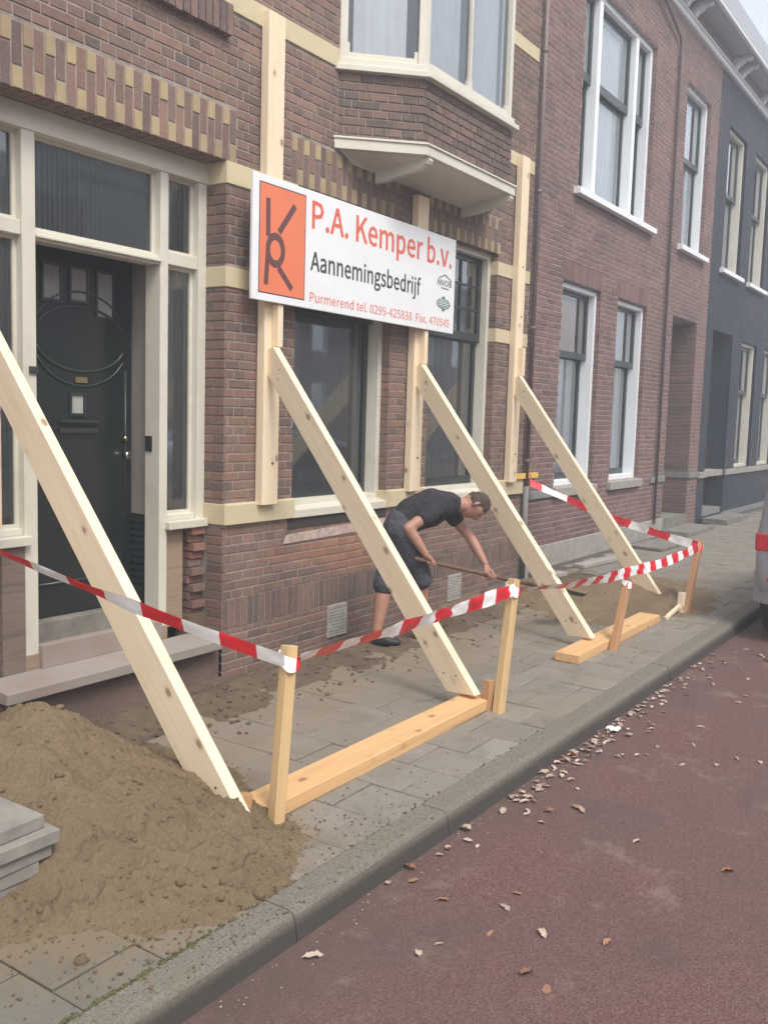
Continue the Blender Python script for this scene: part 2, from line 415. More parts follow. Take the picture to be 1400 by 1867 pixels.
class MB:
    def __init__(s): s.v, s.f, s.m = [], [], []
    def quad(s, a, b, c, d, mi=0):
        i = len(s.v); s.v += [a, b, c, d]; s.f.append((i, i + 1, i + 2, i + 3)); s.m.append(mi)
    def poly(s, pts, mi=0):
        i = len(s.v); s.v += list(pts); s.f.append(tuple(range(i, i + len(pts)))); s.m.append(mi)
    def hexa(s, p, mi=0):
        i = len(s.v); s.v += [tuple(q) for q in p]
        for f in ((0, 3, 2, 1), (4, 5, 6, 7), (0, 1, 5, 4), (1, 2, 6, 5), (2, 3, 7, 6), (3, 0, 4, 7)):
            s.f.append(tuple(i + k for k in f)); s.m.append(mi)
    def box(s, x0, x1, y0, y1, z0, z1, mi=0):
        s.hexa([(x0, y0, z0), (x1, y0, z0), (x1, y1, z0), (x0, y1, z0), (x0, y0, z1), (x1, y0, z1), (x1, y1, z1), (x0, y1, z1)], mi)
    def prism(s, pts, z0, z1, mi=0):
        n = len(pts); i = len(s.v)
        s.v += [(x, y, z0) for x, y in pts] + [(x, y, z1) for x, y in pts]
        s.f.append(tuple(i + k for k in range(n))[::-1]); s.m.append(mi)
        s.f.append(tuple(i + n + k for k in range(n))); s.m.append(mi)
        for k in range(n):
            s.f.append((i + k, i + (k + 1) % n, i + n + (k + 1) % n, i + n + k)); s.m.append(mi)
    def extrude_x(s, prof, x0, x1, mi=0):
        n = len(prof); i = len(s.v)
        s.v += [(x0, y, z) for y, z in prof] + [(x1, y, z) for y, z in prof]
        s.f.append(tuple(i + k for k in range(n))); s.m.append(mi)
        s.f.append(tuple(i + n + k for k in range(n))[::-1]); s.m.append(mi)
        for k in range(n):
            s.f.append((i + k, i + n + k, i + n + (k + 1) % n, i + (k + 1) % n)); s.m.append(mi)
    def tube(s, path, r, seg=10, mi=0, caps=True):
        path = [Vector(p) for p in path]
        rs = r if isinstance(r, (list, tuple)) else [r] * len(path)
        rings = []
        up = Vector((0, 0, 1))
        for k, p in enumerate(path):
            d = (path[min(k + 1, len(path) - 1)] - path[max(k - 1, 0)]).normalized()
            a = d.cross(up)
            if a.length < 1e-3: a = d.cross(Vector((1, 0, 0)))
            a.normalize(); b = d.cross(a)
            ring = []
            for q in range(seg):
                t = 2 * math.pi * q / seg
                ring.append(len(s.v)); s.v.append(tuple(p + (a * math.cos(t) + b * math.sin(t)) * rs[k]))
            rings.append(ring)
        for a, b in zip(rings, rings[1:]):
            for q in range(seg):
                s.f.append((a[q], a[(q + 1) % seg], b[(q + 1) % seg], b[q])); s.m.append(mi)
        if caps:
            s.f.append(tuple(rings[0][::-1])); s.m.append(mi)
            s.f.append(tuple(rings[-1])); s.m.append(mi)
    def grid(s, nu, nv, fn, mi=0):
        i = len(s.v)
        for a in range(nu + 1):
            for b in range(nv + 1): s.v.append(fn(a / nu, b / nv))
        for a in range(nu):
            for b in range(nv):
                k = i + a * (nv + 1) + b
                s.f.append((k, k + nv + 1, k + nv + 2, k + 1)); s.m.append(mi)
    def mesh(s, name, mats, smooth=False, fix=True):
        me = bpy.data.meshes.new(name)
        me.from_pydata(s.v, [], s.f)
        if not isinstance(mats, (list, tuple)): mats = [mats]
        for m in mats: me.materials.append(m)
        me.polygons.foreach_set('material_index', s.m)
        if fix:
            bm = bmesh.new(); bm.from_mesh(me)
            bmesh.ops.recalc_face_normals(bm, faces=bm.faces)
            bm.to_mesh(me); bm.free()
        if smooth: me.polygons.foreach_set('use_smooth', [True] * len(me.polygons))
        me.update()
        return me
    def build(s, name, mats, parent=None, smooth=False, fix=True, bevel=0.0):
        o_ = org(parent) if parent else Vector((0, 0, 0))
        if o_.length > 0: s.v = [(p[0] - o_.x, p[1] - o_.y, p[2] - o_.z) for p in s.v]
        me = s.mesh(name, mats, smooth, fix)
        o = bpy.data.objects.new(name, me)
        COL.objects.link(o)
        if parent: o.parent = parent
        if bevel:
            md = o.modifiers.new('bevel', 'BEVEL'); md.width = bevel; md.segments = 2; md.limit_method = 'ANGLE'
        return o

def timber(name, p0, p1, w_, t_, up, mat, parent=None, label=None, cat=None, group=None, bevel=0.003, cuts=None):
    """beam between p0 and p1 (axis of the section's centre), w_ along 'up', t_ across; local X runs along the beam"""
    p0, p1 = Vector(p0), Vector(p1)
    d = p1 - p0; L = d.length; d.normalize()
    upv = Vector(up); s_ = d.cross(upv).normalized(); u = s_.cross(d).normalized()
    b = MB()
    if cuts is None: b.box(0, L, -t_ / 2, t_ / 2, -w_ / 2, w_ / 2)
    else:
        i0 = [(x, z) for x, z in cuts(L, w_)]
        n = len(i0)
        b.v = [(x, -t_ / 2, z) for x, z in i0] + [(x, t_ / 2, z) for x, z in i0]
        b.f = [tuple(range(n)), tuple(range(n, 2 * n))[::-1]] + [(k, k + n, (k + 1) % n + n, (k + 1) % n) for k in range(n)]
        b.m = [0] * (n + 2)
    me = b.mesh(name, mat)
    o = bpy.data.objects.new(name, me)
    COL.objects.link(o)
    mw = Matrix(((d.x, s_.x, u.x, p0.x), (d.y, s_.y, u.y, p0.y), (d.z, s_.z, u.z, p0.z), (0, 0, 0, 1)))
    if parent:
        o.parent = parent
        og = org(parent); mw = Matrix.Translation(-og) @ mw
    o.matrix_local = mw
    if bevel:
        md = o.modifiers.new('bevel', 'BEVEL'); md.width = bevel; md.segments = 2; md.limit_method = 'ANGLE'
    props(o, label, cat, group)
    return o

def sub_rects(r, holes):
    out = [r]
    for hx0, hx1, hz0, hz1 in holes:
        nx = []
        for x0, x1, z0, z1 in out:
            if hx1 <= x0 or hx0 >= x1 or hz1 <= z0 or hz0 >= z1: nx.append((x0, x1, z0, z1)); continue
            if hx0 > x0: nx.append((x0, hx0, z0, z1))
            if hx1 < x1: nx.append((hx1, x1, z0, z1))
            a, b = max(x0, hx0), min(x1, hx1)
            if hz0 > z0: nx.append((a, b, z0, hz0))
            if hz1 < z1: nx.append((a, b, hz1, z1))
        out = nx
    return [q for q in out if q[1] - q[0] > 0.02 and q[3] - q[2] > 0.018]

def wall_core(b, x0, x1, z0, z1, holes, y0, y1, rev=None):
    """wall sheet at y0 with openings and reveals running back to y1"""
    xs = sorted({x0, x1} | {h[k] for h in holes for k in (0, 1) if x0 < h[k] < x1})
    zs = sorted({z0, z1} | {h[k] for h in holes for k in (2, 3) if z0 < h[k] < z1})
    def inside(x, z): return x0 < x < x1 and z0 < z < z1 and not any(h[0] < x < h[1] and h[2] < z < h[3] for h in holes)
    for i in range(len(xs) - 1):
        for j in range(len(zs) - 1):
            a, c, d, e = xs[i], xs[i + 1], zs[j], zs[j + 1]
            mx, mz = (a + c) / 2, (d + e) / 2
            if not inside(mx, mz): continue
            b.quad((a, y0, d), (c, y0, d), (c, y0, e), (a, y0, e))
            if i == 0 or not inside((xs[i - 1] + a) / 2, mz): b.quad((a, y0, d), (a, y0, e), (a, y1, e), (a, y1, d))
            if i == len(xs) - 2 or not inside((c + xs[i + 2]) / 2, mz): b.quad((c, y0, d), (c, y1, d), (c, y1, e), (c, y0, e))
            if j == 0 or not inside(mx, (zs[j - 1] + d) / 2): b.quad((a, y0, d), (a, y1, d), (c, y1, d), (c, y0, d))
            if j == len(zs) - 2 or not inside(mx, (e + zs[j + 2]) / 2): b.quad((a, y0, e), (c, y0, e), (c, y1, e), (a, y1, e))

CS, JT, SL = 0.0625, 0.010, 0.22
def courses(x0, x1, z0, z1, holes, step=CS, zoff=0.0, bond='cross'):
    out = []
    k0 = math.floor((z0 - zoff) / step)
    k = k0
    while zoff + k * step < z1:
        za, zb = zoff + k * step, zoff + (k + 1) * step - JT
        if k % 2: bl, off = SL, (SL / 2 if (k // 2) % 2 else 0.0)
        else: bl, off = SL / 2, SL / 4
        x = math.floor((x0 - off) / bl) * bl + off
        while x < x1:
            a, b_ = max(x, x0), min(x + bl - JT, x1)
            c, d = max(za, z0), min(zb, z1)
            if b_ - a > 0.02 and d - c > 0.018:
                whole = abs((b_ - a) - (bl - JT)) < 1e-4 and abs(d - c - (step - JT)) < 1e-4
                for q in sub_rects((a, b_, c, d), holes):
                    out.append((q, whole and q == (a, b_, c, d), bl > SL * 0.7))
            x += bl
        k += 1
    return out

def brick_box(b, q, y, mp=None, thick=0.03):
    """open-backed block, five faces, worn unevenly"""
    j = random.uniform(-0.0015, 0.0015)
    x0, x1, z0, z1 = q
    e = 0.0035
    P = [(x0, y + thick, z0), (x1, y + thick, z0), (x1, y + thick, z1), (x0, y + thick, z1),
         (x0 + e, y + j, z0 + e), (x1 - e, y + j, z0 + e), (x1 - e, y + j, z1 - e), (x0 + e, y + j, z1 - e),
         (x0, y + j + e, z0), (x1, y + j + e, z0), (x1, y + j + e, z1), (x0, y + j + e, z1)]
    if mp: P = [mp(p) for p in P]
    i = len(b.v); b.v += P
    for f in ((4, 5, 6, 7), (8, 9, 5, 4), (9, 10, 6, 5), (10, 11, 7, 6), (11, 8, 4, 7), (0, 1, 9, 8), (1, 2, 10, 9), (2, 3, 11, 10), (3, 0, 8, 11)):
        b.f.append(tuple(i + k for k in f)); b.m.append(0)

def visible(p):
    d = Vector(p) - CAMP
    z = d.dot(fw)
    if z < 0.3: return False
    u = 700 + 1702.6 * d.dot(R2) / z; v = 933.5 + 1702.6 * d.dot(D2) / z
    return -10 < u < 1410 and -10 < v < 1877

def lay_bricks(parent, rects, y, mat, mat_name_stuff='brickwork', singles=290, prox=None):
    """whole bricks nearest the camera become parts of their own, the rest one joined part"""
    whole = [r for r in rects if r[1]]
    whole = [r for r in whole if visible(((r[0][0] + r[0][1]) / 2, y, (r[0][2] + r[0][3]) / 2))]
    def area(r):
        x, z = (r[0][0] + r[0][1]) / 2, (r[0][2] + r[0][3]) / 2
        d2 = x * x + y * y + (z - CAM_H) ** 2
        return (1.0 if r[2] else 0.5) / d2 ** 1.5 + (0 if not prox else prox(x, z))
    whole.sort(key=area, reverse=True)
    pick = set(id(r) for r in whole[:singles])
    og = org(parent)
    protos = {}
    for kind in (True, False):
        L = (SL if kind else SL / 2) - JT
        t = MB(); brick_box(t, (0, L, 0, CS - JT), 0)
        protos[kind] = t.mesh('brick', mat, fix=False)
    rest = MB()
    for r in rects:
        if id(r) in pick:
            o = bpy.data.objects.new('brick', protos[r[2]])
            o.location = Vector((r[0][0], y + random.uniform(-0.002, 0.002), r[0][2])) - og
            o.parent = parent
            COL.objects.link(o)
        else: brick_box(rest, r[0], y)
    if rest.f:
        o = rest.build(mat_name_stuff, mat, parent, fix=False)
        o['kind'] = 'stuff'

# ------------------------------------------------------------------ ground, road, pavement
g = MB(); g.quad((-60, -60, -0.45), (140, -60, -0.45), (140, 60, -0.45), (-60, 60, -0.45))
props(g.build('ground', MT['soil']), kind='structure')
rd = MB(); rd.grid(120, 40, lambda a, c: (-20 + 120 * a, -14 + 15.87 * c, -0.098))
props(rd.build('road', MT['road']), kind='structure')
far = MB(); far.box(-20, 100, -20, -10.5, -0.3, 0.0)
props(far.build('far_pavement', MT['tile']), kind='structure')

pave = bpy.data.objects.new('pavement', None); COL.objects.link(pave); props(pave, kind='structure')
bb = MB()
bb.box(-6, 9.35, 1.995, 3.55, -0.30, -0.011)
bb.box(9.35, 60, 1.995, 4.9, -0.30, -0.011)
bb.build('pavement_bed', plain('joint_dirt', (0.085, 0.070, 0.052), .95, var=.4, scale=20), pave)
T = 0.30
def tile_mesh(w_, d_, nm):
    b = MB(); e = 0.004
    b.hexa([(0, 0, -0.05), (w_, 0, -0.05), (w_, d_, -0.05), (0, d_, -0.05), (0, 0, -e), (w_, 0, -e), (w_, d_, -e), (0, d_, -e)])
    b.f.pop(1); b.m.pop(1)
    i = 4; k = len(b.v)
    b.v += [(e, e, 0), (w_ - e, e, 0), (w_ - e, d_ - e, 0), (e, d_ - e, 0)]
    b.f.append((k, k + 1, k + 2, k + 3)); b.m.append(0)
    for q in range(4): b.f.append((4 + q, 4 + (q + 1) % 4, k + (q + 1) % 4, k + q)); b.m.append(0)
    return b
full = tile_mesh(T - 0.006, T - 0.006, 'f').mesh('paving_tile', MT['tile'])
half = tile_mesh(T - 0.006, T / 2 - 0.006, 'h').mesh('paving_tile', MT['tile'])
tiles = []
c0 = 3.07 - 0.30 * 9
for ci in range(0, 190):
    x = c0 + ci * T
    ymax = 3.58 if x < 9.3 else 4.75
    odd = (ci % 2 == 0)
    y = 2.0
    if odd: tiles.append((x, y, 'h')); y += T / 2
    while y < ymax - 0.1:
        if y + T > 4.39 and x >= 9.3:
            break
        tiles.append((x, y, 'f')); y += T
def tile_key(t):
    x, y = t[0] + .15, t[1] + .15
    return (x * x + y * y) if visible((x, y, 0)) else 1e9 + x
tiles.sort(key=tile_key)
rest = MB()
rng = random.Random(3)
for k, (x, y, kd) in enumerate(tiles):
    dz = rng.uniform(-0.003, 0.003)
    if k < 290:
        o = bpy.data.objects.new('paving_tile', full if kd == 'f' else half)
        o.location = (x + rng.uniform(-.001, .001), y + rng.uniform(-.001, .001), dz)
        o.rotation_euler = (rng.uniform(-.006, .006), rng.uniform(-.006, .006), 0)
        o.parent = pave; COL.objects.link(o)
    else:
        src = tile_mesh(T - 0.006, (T if kd == 'f' else T / 2) - 0.006, '')
        i = len(rest.v)
        rest.v += [(p[0] + x, p[1] + y, p[2] + dz) for p in src.v]
        rest.f += [tuple(i + q for q in f) for f in src.f]; rest.m += src.m
o = rest.build('paving_tile_field', MT['tile'], pave); o['kind'] = 'stuff'

kerb = bpy.data.objects.new('kerb', None); COL.objects.link(kerb); props(kerb, kind='structure')
prof = [(1.994, -0.30), (1.994, 0.0), (1.990, 0.004), (1.892, 0.003), (1.876, -0.002), (1.866, -0.014), (1.861, -0.032), (1.850, -0.10), (1.846, -0.30)]
ks = MB(); ks.extrude_x([(y - 1.92, z) for y, z in prof], 0, 0.9965)
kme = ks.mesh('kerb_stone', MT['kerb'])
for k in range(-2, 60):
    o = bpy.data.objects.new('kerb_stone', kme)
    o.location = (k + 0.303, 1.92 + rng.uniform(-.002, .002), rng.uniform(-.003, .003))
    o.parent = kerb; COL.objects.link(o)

def fbm(x, y, s, o=4, seed=0.0):
    return noise.fractal(Vector((x * s + seed, y * s - seed, seed * 1.7)), 1.0, 2.0, o)

# dug strip along the foot of the walls: loose sandy soil, lower at the wall
def strip_z(x, y):
    t = (y - 3.35) / 0.25
    t = max(0, min(1, t))
    base = -0.02 + 0.035 * t * (1 - max(0, min(1, (y - 3.75) / 0.45)))
    dig = max(0, min(1, (y - 3.85) / 0.45)); dig = dig * dig * (3 - 2 * dig)
    fade = max(0, min(1, (9.6 - x) / 0.5))
    z = base - 0.15 * dig * fade + 0.035 * fbm(x, y, 2.3, 4, 3.1) * (0.4 + t) + 0.010 * fbm(x, y, 14, 3, 9)
    return z
st = MB(); st.grid(560, 70, lambda a, c: (0.5 + 9.0 * a, 3.36 + 1.25 * c, strip_z(0.5 + 9.0 * a, 3.36 + 1.25 * c)))
props(st.build('trench_soil', MT['soil'], smooth=True, fix=False), kind='structure')
cl = MB()
def clod(b, p, r, seed, n=1):
    bm = bmesh.new(); bmesh.ops.create_icosphere(bm, subdivisions=n, radius=1.0)
    i = len(b.v)
    sx, sy, sz = random.uniform(.8, 1.25), random.uniform(.8, 1.25), random.uniform(.6, .95)
    for v in bm.verts:
        k = 1 + 0.55 * noise.noise(v.co * 1.9 + Vector((seed, seed * 2, 0)))
        b.v.append((p[0] + v.co.x * r * sx * k, p[1] + v.co.y * r * sy * k, p[2] + v.co.z * r * sz * k))
    for f in bm.faces: b.f.append(tuple(i + v.index for v in f.verts)); b.m.append(0)
    bm.free()
for k in range(700):
    x = random.uniform(2.6, 9.4); y = random.triangular(3.1, 4.35, 3.6)
    r = random.uniform(0.004, 0.016)
    clod(cl, (x, y, max(strip_z(x, y), 0 if y < 3.58 else -1) + r * .3), r, k)
props(cl.build('soil_clods', MT['soil'], smooth=True, fix=False), kind='stuff')

# ------------------------------------------------------------------ windows
def pleats(b, x0, x1, y, z0, z1, pitch=0.07, amp=0.018, seg=4):
    n = max(6, int((x1 - x0) / pitch * seg))
    def fn(a, c):
        x = x0 + (x1 - x0) * a
        return (x, y + amp * math.sin(2 * math.pi * (x - x0) / pitch) + amp * 0.6 * math.sin(5.1 * x), z0 + (z1 - z0) * c)
    b.grid(n, 1, fn)

def frame_ring(b, x0, x1, z0, z1, w_, y0, y1, wb=None, wt=None):
    wb = w_ if wb is None else wb; wt = w_ if wt is None else wt
    b.box(x0, x0 + w_, y0, y1, z0, z1); b.box(x1 - w_, x1, y0, y1, z0, z1)
    b.box(x0 + w_, x1 - w_, y0, y1, z0, z0 + wb); b.box(x0 + w_, x1 - w_, y0, y1, z1 - wt, z1)

def sash_window(house, name, x0, x1, z0, z1, y, split, fmat, smat, cur='curtain', muntins=None, upper_back=0.07, lower_back=0.11, blind=False, fw_=0.055, deep=0.16, label=None):
    GM = MT['glass'] if cur == 'curtain_grey' else MT['glass_clear']
    f = MB(); frame_ring(f, x0, x1, z0, z1, fw_, y, y + deep)
    win = f.build(name, fmat, house, bevel=0.004)
    if label: win['label'] = label
    a, c = x0 + fw_, x1 - fw_
    s = MB(); yu = y + upper_back
    frame_ring(s, a, c, split - 0.03, z1 - fw_, 0.05, yu, yu + 0.035, wb=0.075)
    if muntins:
        nx, nz = muntins
        for k in range(1, nx): xx = a + .05 + (c - a - .1) * k / nx; s.box(xx - .011, xx + .011, yu + .005, yu + .03, split + .045, z1 - fw_ - .05)
        for k in range(1, nz): zz = split + .045 + (z1 - fw_ - .05 - split - .045) * k / nz; s.box(a + .05, c - .05, yu + .007, yu + .028, zz - .011, zz + .011)
    s.build('upper_sash', smat, win)
    s = MB(); yl = y + lower_back
    frame_ring(s, a, c, z0 + fw_, split + 0.0, 0.045, yl, yl + 0.035, wb=0.08)
    s.build('lower_sash', smat, win)
    gl = MB(); gl.quad((a + .04, yu + .02, split), (c - .04, yu + .02, split), (c - .04, yu + .02, z1 - fw_ - .04), (a + .04, yu + .02, z1 - fw_ - .04)); gl.build('pane', GM, win, fix=False)
    gl = MB(); gl.quad((a + .04, yl + .018, z0 + fw_ + .06), (c - .04, yl + .018, z0 + fw_ + .06), (c - .04, yl + .018, split - .03), (a + .04, yl + .018, split - .03)); gl.build('pane', GM, win, fix=False)
    if cur:
        cu = MB(); pleats(cu, a + .03, c - .02, y + deep + .04, z0 + fw_, split + (0.0 if blind else z1 - split - fw_), 0.11, 0.009)
        cu.build('curtain', MT[cur], win, smooth=True, fix=False)
    if blind:
        bl = MB(); zz = split + .03
        while zz < z1 - fw_: bl.hexa([(a, y + deep + .02, zz), (c, y + deep + .02, zz), (c, y + deep + .05, zz + .012), (a, y + deep + .05, zz + .012), (a, y + deep + .02, zz + .002), (c, y + deep + .02, zz + .002), (c, y + deep + .05, zz + .014), (a, y + deep + .05, zz + .014)]); zz += .045
        bl.build('blind', MT['blind'], win)
    rm = MB()
    rm.quad((x0 - .1, y + 0.62, z0 - .1), (x1 + .1, y + 0.62, z0 - .1), (x1 + .1, y + 0.62, z1 + .1), (x0 - .1, y + 0.62, z1 + .1))
    rm.quad((x0, y + deep, z0), (x0, y + .62, z0), (x0, y + .62, z1), (x0, y + deep, z1)); rm.quad((x1, y + deep, z0), (x1, y + .62, z0), (x1, y + .62, z1), (x1, y + deep, z1))
    rm.quad((x0, y + deep, z0), (x1, y + deep, z0), (x1, y + .62, z0), (x0, y + .62, z0)); rm.quad((x0, y + deep, z1), (x1, y + deep, z1), (x1, y + .62, z1), (x0, y + .62, z1))
    rm.build('interior', MT['dark_room'], win, fix=False)
    return win

def stone_sill(house, x0, x1, z0, z1, y0, y1, mat, name='sill', parent=None):
    b = MB(); b.hexa([(x0, y0, z0), (x1, y0, z0), (x1, y1, z0), (x0, y1, z0), (x0, y0, z1 - .012), (x1, y0, z1 - .012), (x1, y1, z1), (x0, y1, z1)])
    return b.build(name, mat, parent or house, bevel=0.004)

# ------------------------------------------------------------------ house 1 (brown brick with cream bands and bay)
YW = 4.40
BF = YW - 0.005            # brick faces
H1 = thing('brick_house', (6.0, YW, 0), 'brown brick house with cream stone bands, yellow checkered lintels and a white-framed bay window', 'house')
X1L, X1R = 0.6, 9.10
shop = (1.75, 4.58, -0.3, 3.27)
win1 = (5.29, 6.53, 0.89, 3.27)
win2 = (7.15, 8.39, 0.89, 3.27)
upl = (2.4, 4.42, 4.22, 6.3)
bayhole = (5.80, 8.07, 4.20, 6.5)
holes1 = [shop, win1, win2, upl, bayhole]
core = MB(); wall_core(core, X1L, X1R, -0.4, 8.0, holes1, YW, YW + 0.30)
core.box(X1L, X1R, YW + .75, YW + .85, -0.4, 8.0)
core.box(X1L, X1R, YW + .30, YW + .75, 7.9, 8.0)
core.build('wall', MT['mortar'], H1, fix=False)
bands = [(4.58, 5.29, 3.13, 3.27), (8.39, X1R, 3.07, 3.20), (4.58, 5.29, 2.47, 2.60), (6.53, 7.15, 2.47, 2.60), (8.39, X1R, 2.42, 2.55), (6.53, 7.15, 3.08, 3.21),
         (4.44, 5.74, 4.205, 4.34), (8.12, X1R, 4.18, 4.31), (8.12, X1R, 5.30, 5.43), (X1L, 1.75, 3.13, 3.27), (X1L, 1.75, 0.89, 1.03)]
sillband = [(4.58, 5.29, 0.89, 1.03), (6.53, 7.15, 0.89, 1.03), (8.39, X1R, 0.875, 1.03)]
lint = [(1.75, 4.66, 3.27, 3.60), (5.22, 6.60, 3.27, 3.60), (7.08, 8.42, 3.27, 3.60), (2.4, 4.62, 4.03, 4.215)]
soldier = [(4.58, X1R, 0.16, 0.375)]
vents = [(5.75, 6.00, -0.10, 0.15), (7.62, 7.87, -0.09, 0.16)]
bayzone = [(5.74, 8.13, 3.63, 6.5)]
r1 = courses(X1L, X1R, -0.3, 6.6, holes1 + bands + sillband + lint + soldier + vents + bayzone)
lay_bricks(H1, r1, BF, MT['brick1'], singles=285)
for q in bands:
    b = MB(); b.box(q[0] + .002, q[1] - .002, YW - 0.014, YW + 0.02, q[2], q[3])
    b.build('stone_band', MT['yellow_stone'], H1, bevel=0.003)
for q in sillband:
    e0 = 0.0 if q[0] < 4.6 else -0.0
    b = MB(); b.box(q[0] + e0, q[1], YW - 0.035, YW + 0.02, q[2], q[3] - 0.01)
    b.hexa([(q[0], YW - .035, q[3] - .0099), (q[1], YW - .035, q[3] - .0099), (q[1], YW + .02, q[3] - .0099), (q[0], YW + .02, q[3] - .0099), (q[0], YW - .030, q[3]), (q[1], YW - .030, q[3]), (q[1], YW + .02, q[3] + .006), (q[0], YW + .02, q[3] + .006)])
    b.build('sill_band', MT['yellow_stone'], H1)
# lintels of standing bricks with a yellow checker
for (xa, xb, za, zb) in lint[:3]:
    n = int(round((xb - xa) / 0.066)); pw = (xb - xa) / n
    LB = MB(); LB.box(xa + .003, xb - .003, YW - .0015, YW + .02, za + .001, zb - .004); L = LB.build('lintel', MT['mortar'], H1)
    shared = {}
    for k in range(n):
        x0, x1 = xa + k * pw + .0045, xa + (k + 1) * pw - .0045
        if k % 2: segs = [(za, za + .105, 1), (za + .115, zb - .003, 0)]
        else: segs = [(za, za + .212, 0), (za + .222, zb - .003, 1)]
        for s0, s1, yv in segs:
            key = (yv, round(s1 - s0, 3))
            if key not in shared:
                t = MB(); brick_box(t, (0, pw - .009, 0, s1 - s0), 0); shared[key] = t.mesh('lintel_brick', MT['brick_yellow'] if yv else MT['brick1'], fix=False)
            o = bpy.data.objects.new('yellow_brick' if yv else 'brick', shared[key])
            o.location = Vector((x0, BF - (0.005 if yv else 0.001), s0)) - org(L); o.parent = L; COL.objects.link(o)
    so = MB()
    for k in range(n):  # bricks seen from below
        x0, x1 = xa + k * pw + .005, xa + (k + 1) * pw - .005
        so.box(x0, x1, YW + .004, YW + .12, za - .004, za + .02)
    o = so.build('lintel_soffit', MT['brick1'], L); o['kind'] = 'stuff'
xa, xb, za, zb = lint[3]
br = MB(); n = int((xb - xa) / .062)
for k in range(n):
    x0 = xa + k * .062
    br.box(x0 + .004, x0 + .056, YW - .055, YW + .05, za + random.uniform(-.003, .003), zb)
o = br.build('brick_sill', MT['brick_dark'], H1); o['kind'] = 'stuff'
br = MB(); xa, xb, za, zb = soldier[0]; n = int((xb - xa) / .0625)
for k in range(n):
    x0 = xa + k * (xb - xa) / n
    q = (x0 + .005, x0 + (xb - xa) / n - .004, za + .003, zb - .006)
    for q2 in sub_rects(q, vents): brick_box(br, q2, BF)
o = br.build('soldier_course', MT['brick_dark'], H1, fix=False); o['kind'] = 'stuff'
# returns of the openings (brick on the side that looks left)
def return_bricks(house, x, y0, y1, z0, z1, skips, mat, nm='reveal_bricks'):
    b = MB(); z = math.floor(z0 / CS) * CS; k = 0
    while z < z1:
        a, c = max(z, z0), min(z + CS - JT, z1)
        if c - a > .02:
            for q in sub_rects((0, y1 - y0, a, c), [(-1, 9, s[0], s[1]) for s in skips]):
                n = 2 if (k % 2 and y1 - y0 > .15) else 1
                for m_ in range(n):
                    u0 = q[0] + (q[1] - q[0]) * m_ / n + (.005 if m_ else 0); u1 = q[0] + (q[1] - q[0]) * (m_ + 1) / n - (.005 if m_ < n - 1 else 0)
                    brick_box(b, (u0, u1, q[2], q[3]), 0, lambda p: (x - 0.008 + p[1], y0 + p[0], p[2]))
        z += CS; k += 1
    o = b.build(nm, mat, house, fix=False); o['kind'] = 'stuff'
return_bricks(H1, 4.58, YW - .004, 4.595, -0.2, 3.27, [(3.13, 3.27), (2.47, 2.60), (0.89, 1.03), (-0.2, 0.86)], MT['brick1'])
return_bricks(H1, 4.58, YW - .004, 4.545, 0.1, 0.86, [], MT['brick1'])
return_bricks(H1, 6.53, YW - .004, 4.475, 0.9, 3.27, [(3.08, 3.21), (2.47, 2.60), (0.89, 1.03)], MT['brick1'])
return_bricks(H1, 8.39, YW - .004, 4.475, 0.9, 3.27, [(3.07, 3.20), (2.42, 2.55), (0.89, 1.03)], MT['brick1'])
for x, y1, zz in ((4.58, 4.595, ((3.13, 3.27), (2.47, 2.60))), (6.53, 4.475, ((3.08, 3.21), (2.47, 2.60))), (8.39, 4.475, ((3.07, 3.20), (2.42, 2.55)))):
    for z0, z1 in zz + ((.89, 1.029),):
        b = MB()
        if z0 > 1: b.box(x - .013, x + .0012, YW - .013, y1, z0, z1)
        else: b.box(x - .033 if x > 4.6 else x - .02, x - .0005, YW - .0345, y1, z0, z1)
        b.build('band_return', MT['yellow_stone'], H1, bevel=0.003)
# vents
MT['vent_grey'] = plain('dusty_vent', (0.42, 0.40, 0.37), .7, var=.25, scale=20)
for q in vents:
    v = MB(); frame_ring(v, q[0], q[1], q[2], q[3], .012, YW - .016, YW + .004)
    for k in range(9):
        zz = q[2] + .022 + k * .0255; v.box(q[0] + .012, q[1] - .012, YW - .013, YW - .004, zz, zz + .013)
    for k in range(8):
        xx = q[0] + .026 + k * .028; v.box(xx, xx + .008, YW - .014, YW - .003, q[2] + .012, q[3] - .012)
    v.build('air_vent', MT['vent_grey'], H1)
# fallen plaster line and render patch under window 1
p = MB(); p.hexa([(5.20, YW - .011, .70), (6.52, YW - .011, .72), (6.52, YW + .01, .72), (5.20, YW + .01, .70), (5.24, YW - .011, .765), (6.52, YW - .011, .80), (6.52, YW + .01, .80), (5.24, YW + .01, .765)])
p.hexa([(7.15, YW - .011, .74), (8.30, YW - .011, .76), (8.30, YW + .01, .76), (7.15, YW + .01, .74), (7.15, YW - .011, .80), (8.30, YW - .011, .81), (8.30, YW + .01, .81), (7.15, YW + .01, .80)])
p.build('plaster_patch', plain('pale_plaster', (0.46, 0.36, 0.31), 0.9, var=0.35, scale=22, bumps=0.4), H1)
p = MB(); p.box(5.25, 6.53, YW - .0095, YW + .02, .805, .885); p.box(7.15, 8.35, YW - .0095, YW + .02, .815, .885)  # dark strip directly under each window sill
p.build('dark_sill_strip', plain('dark_sill_strip', (0.045, 0.035, 0.033), 0.8), H1)

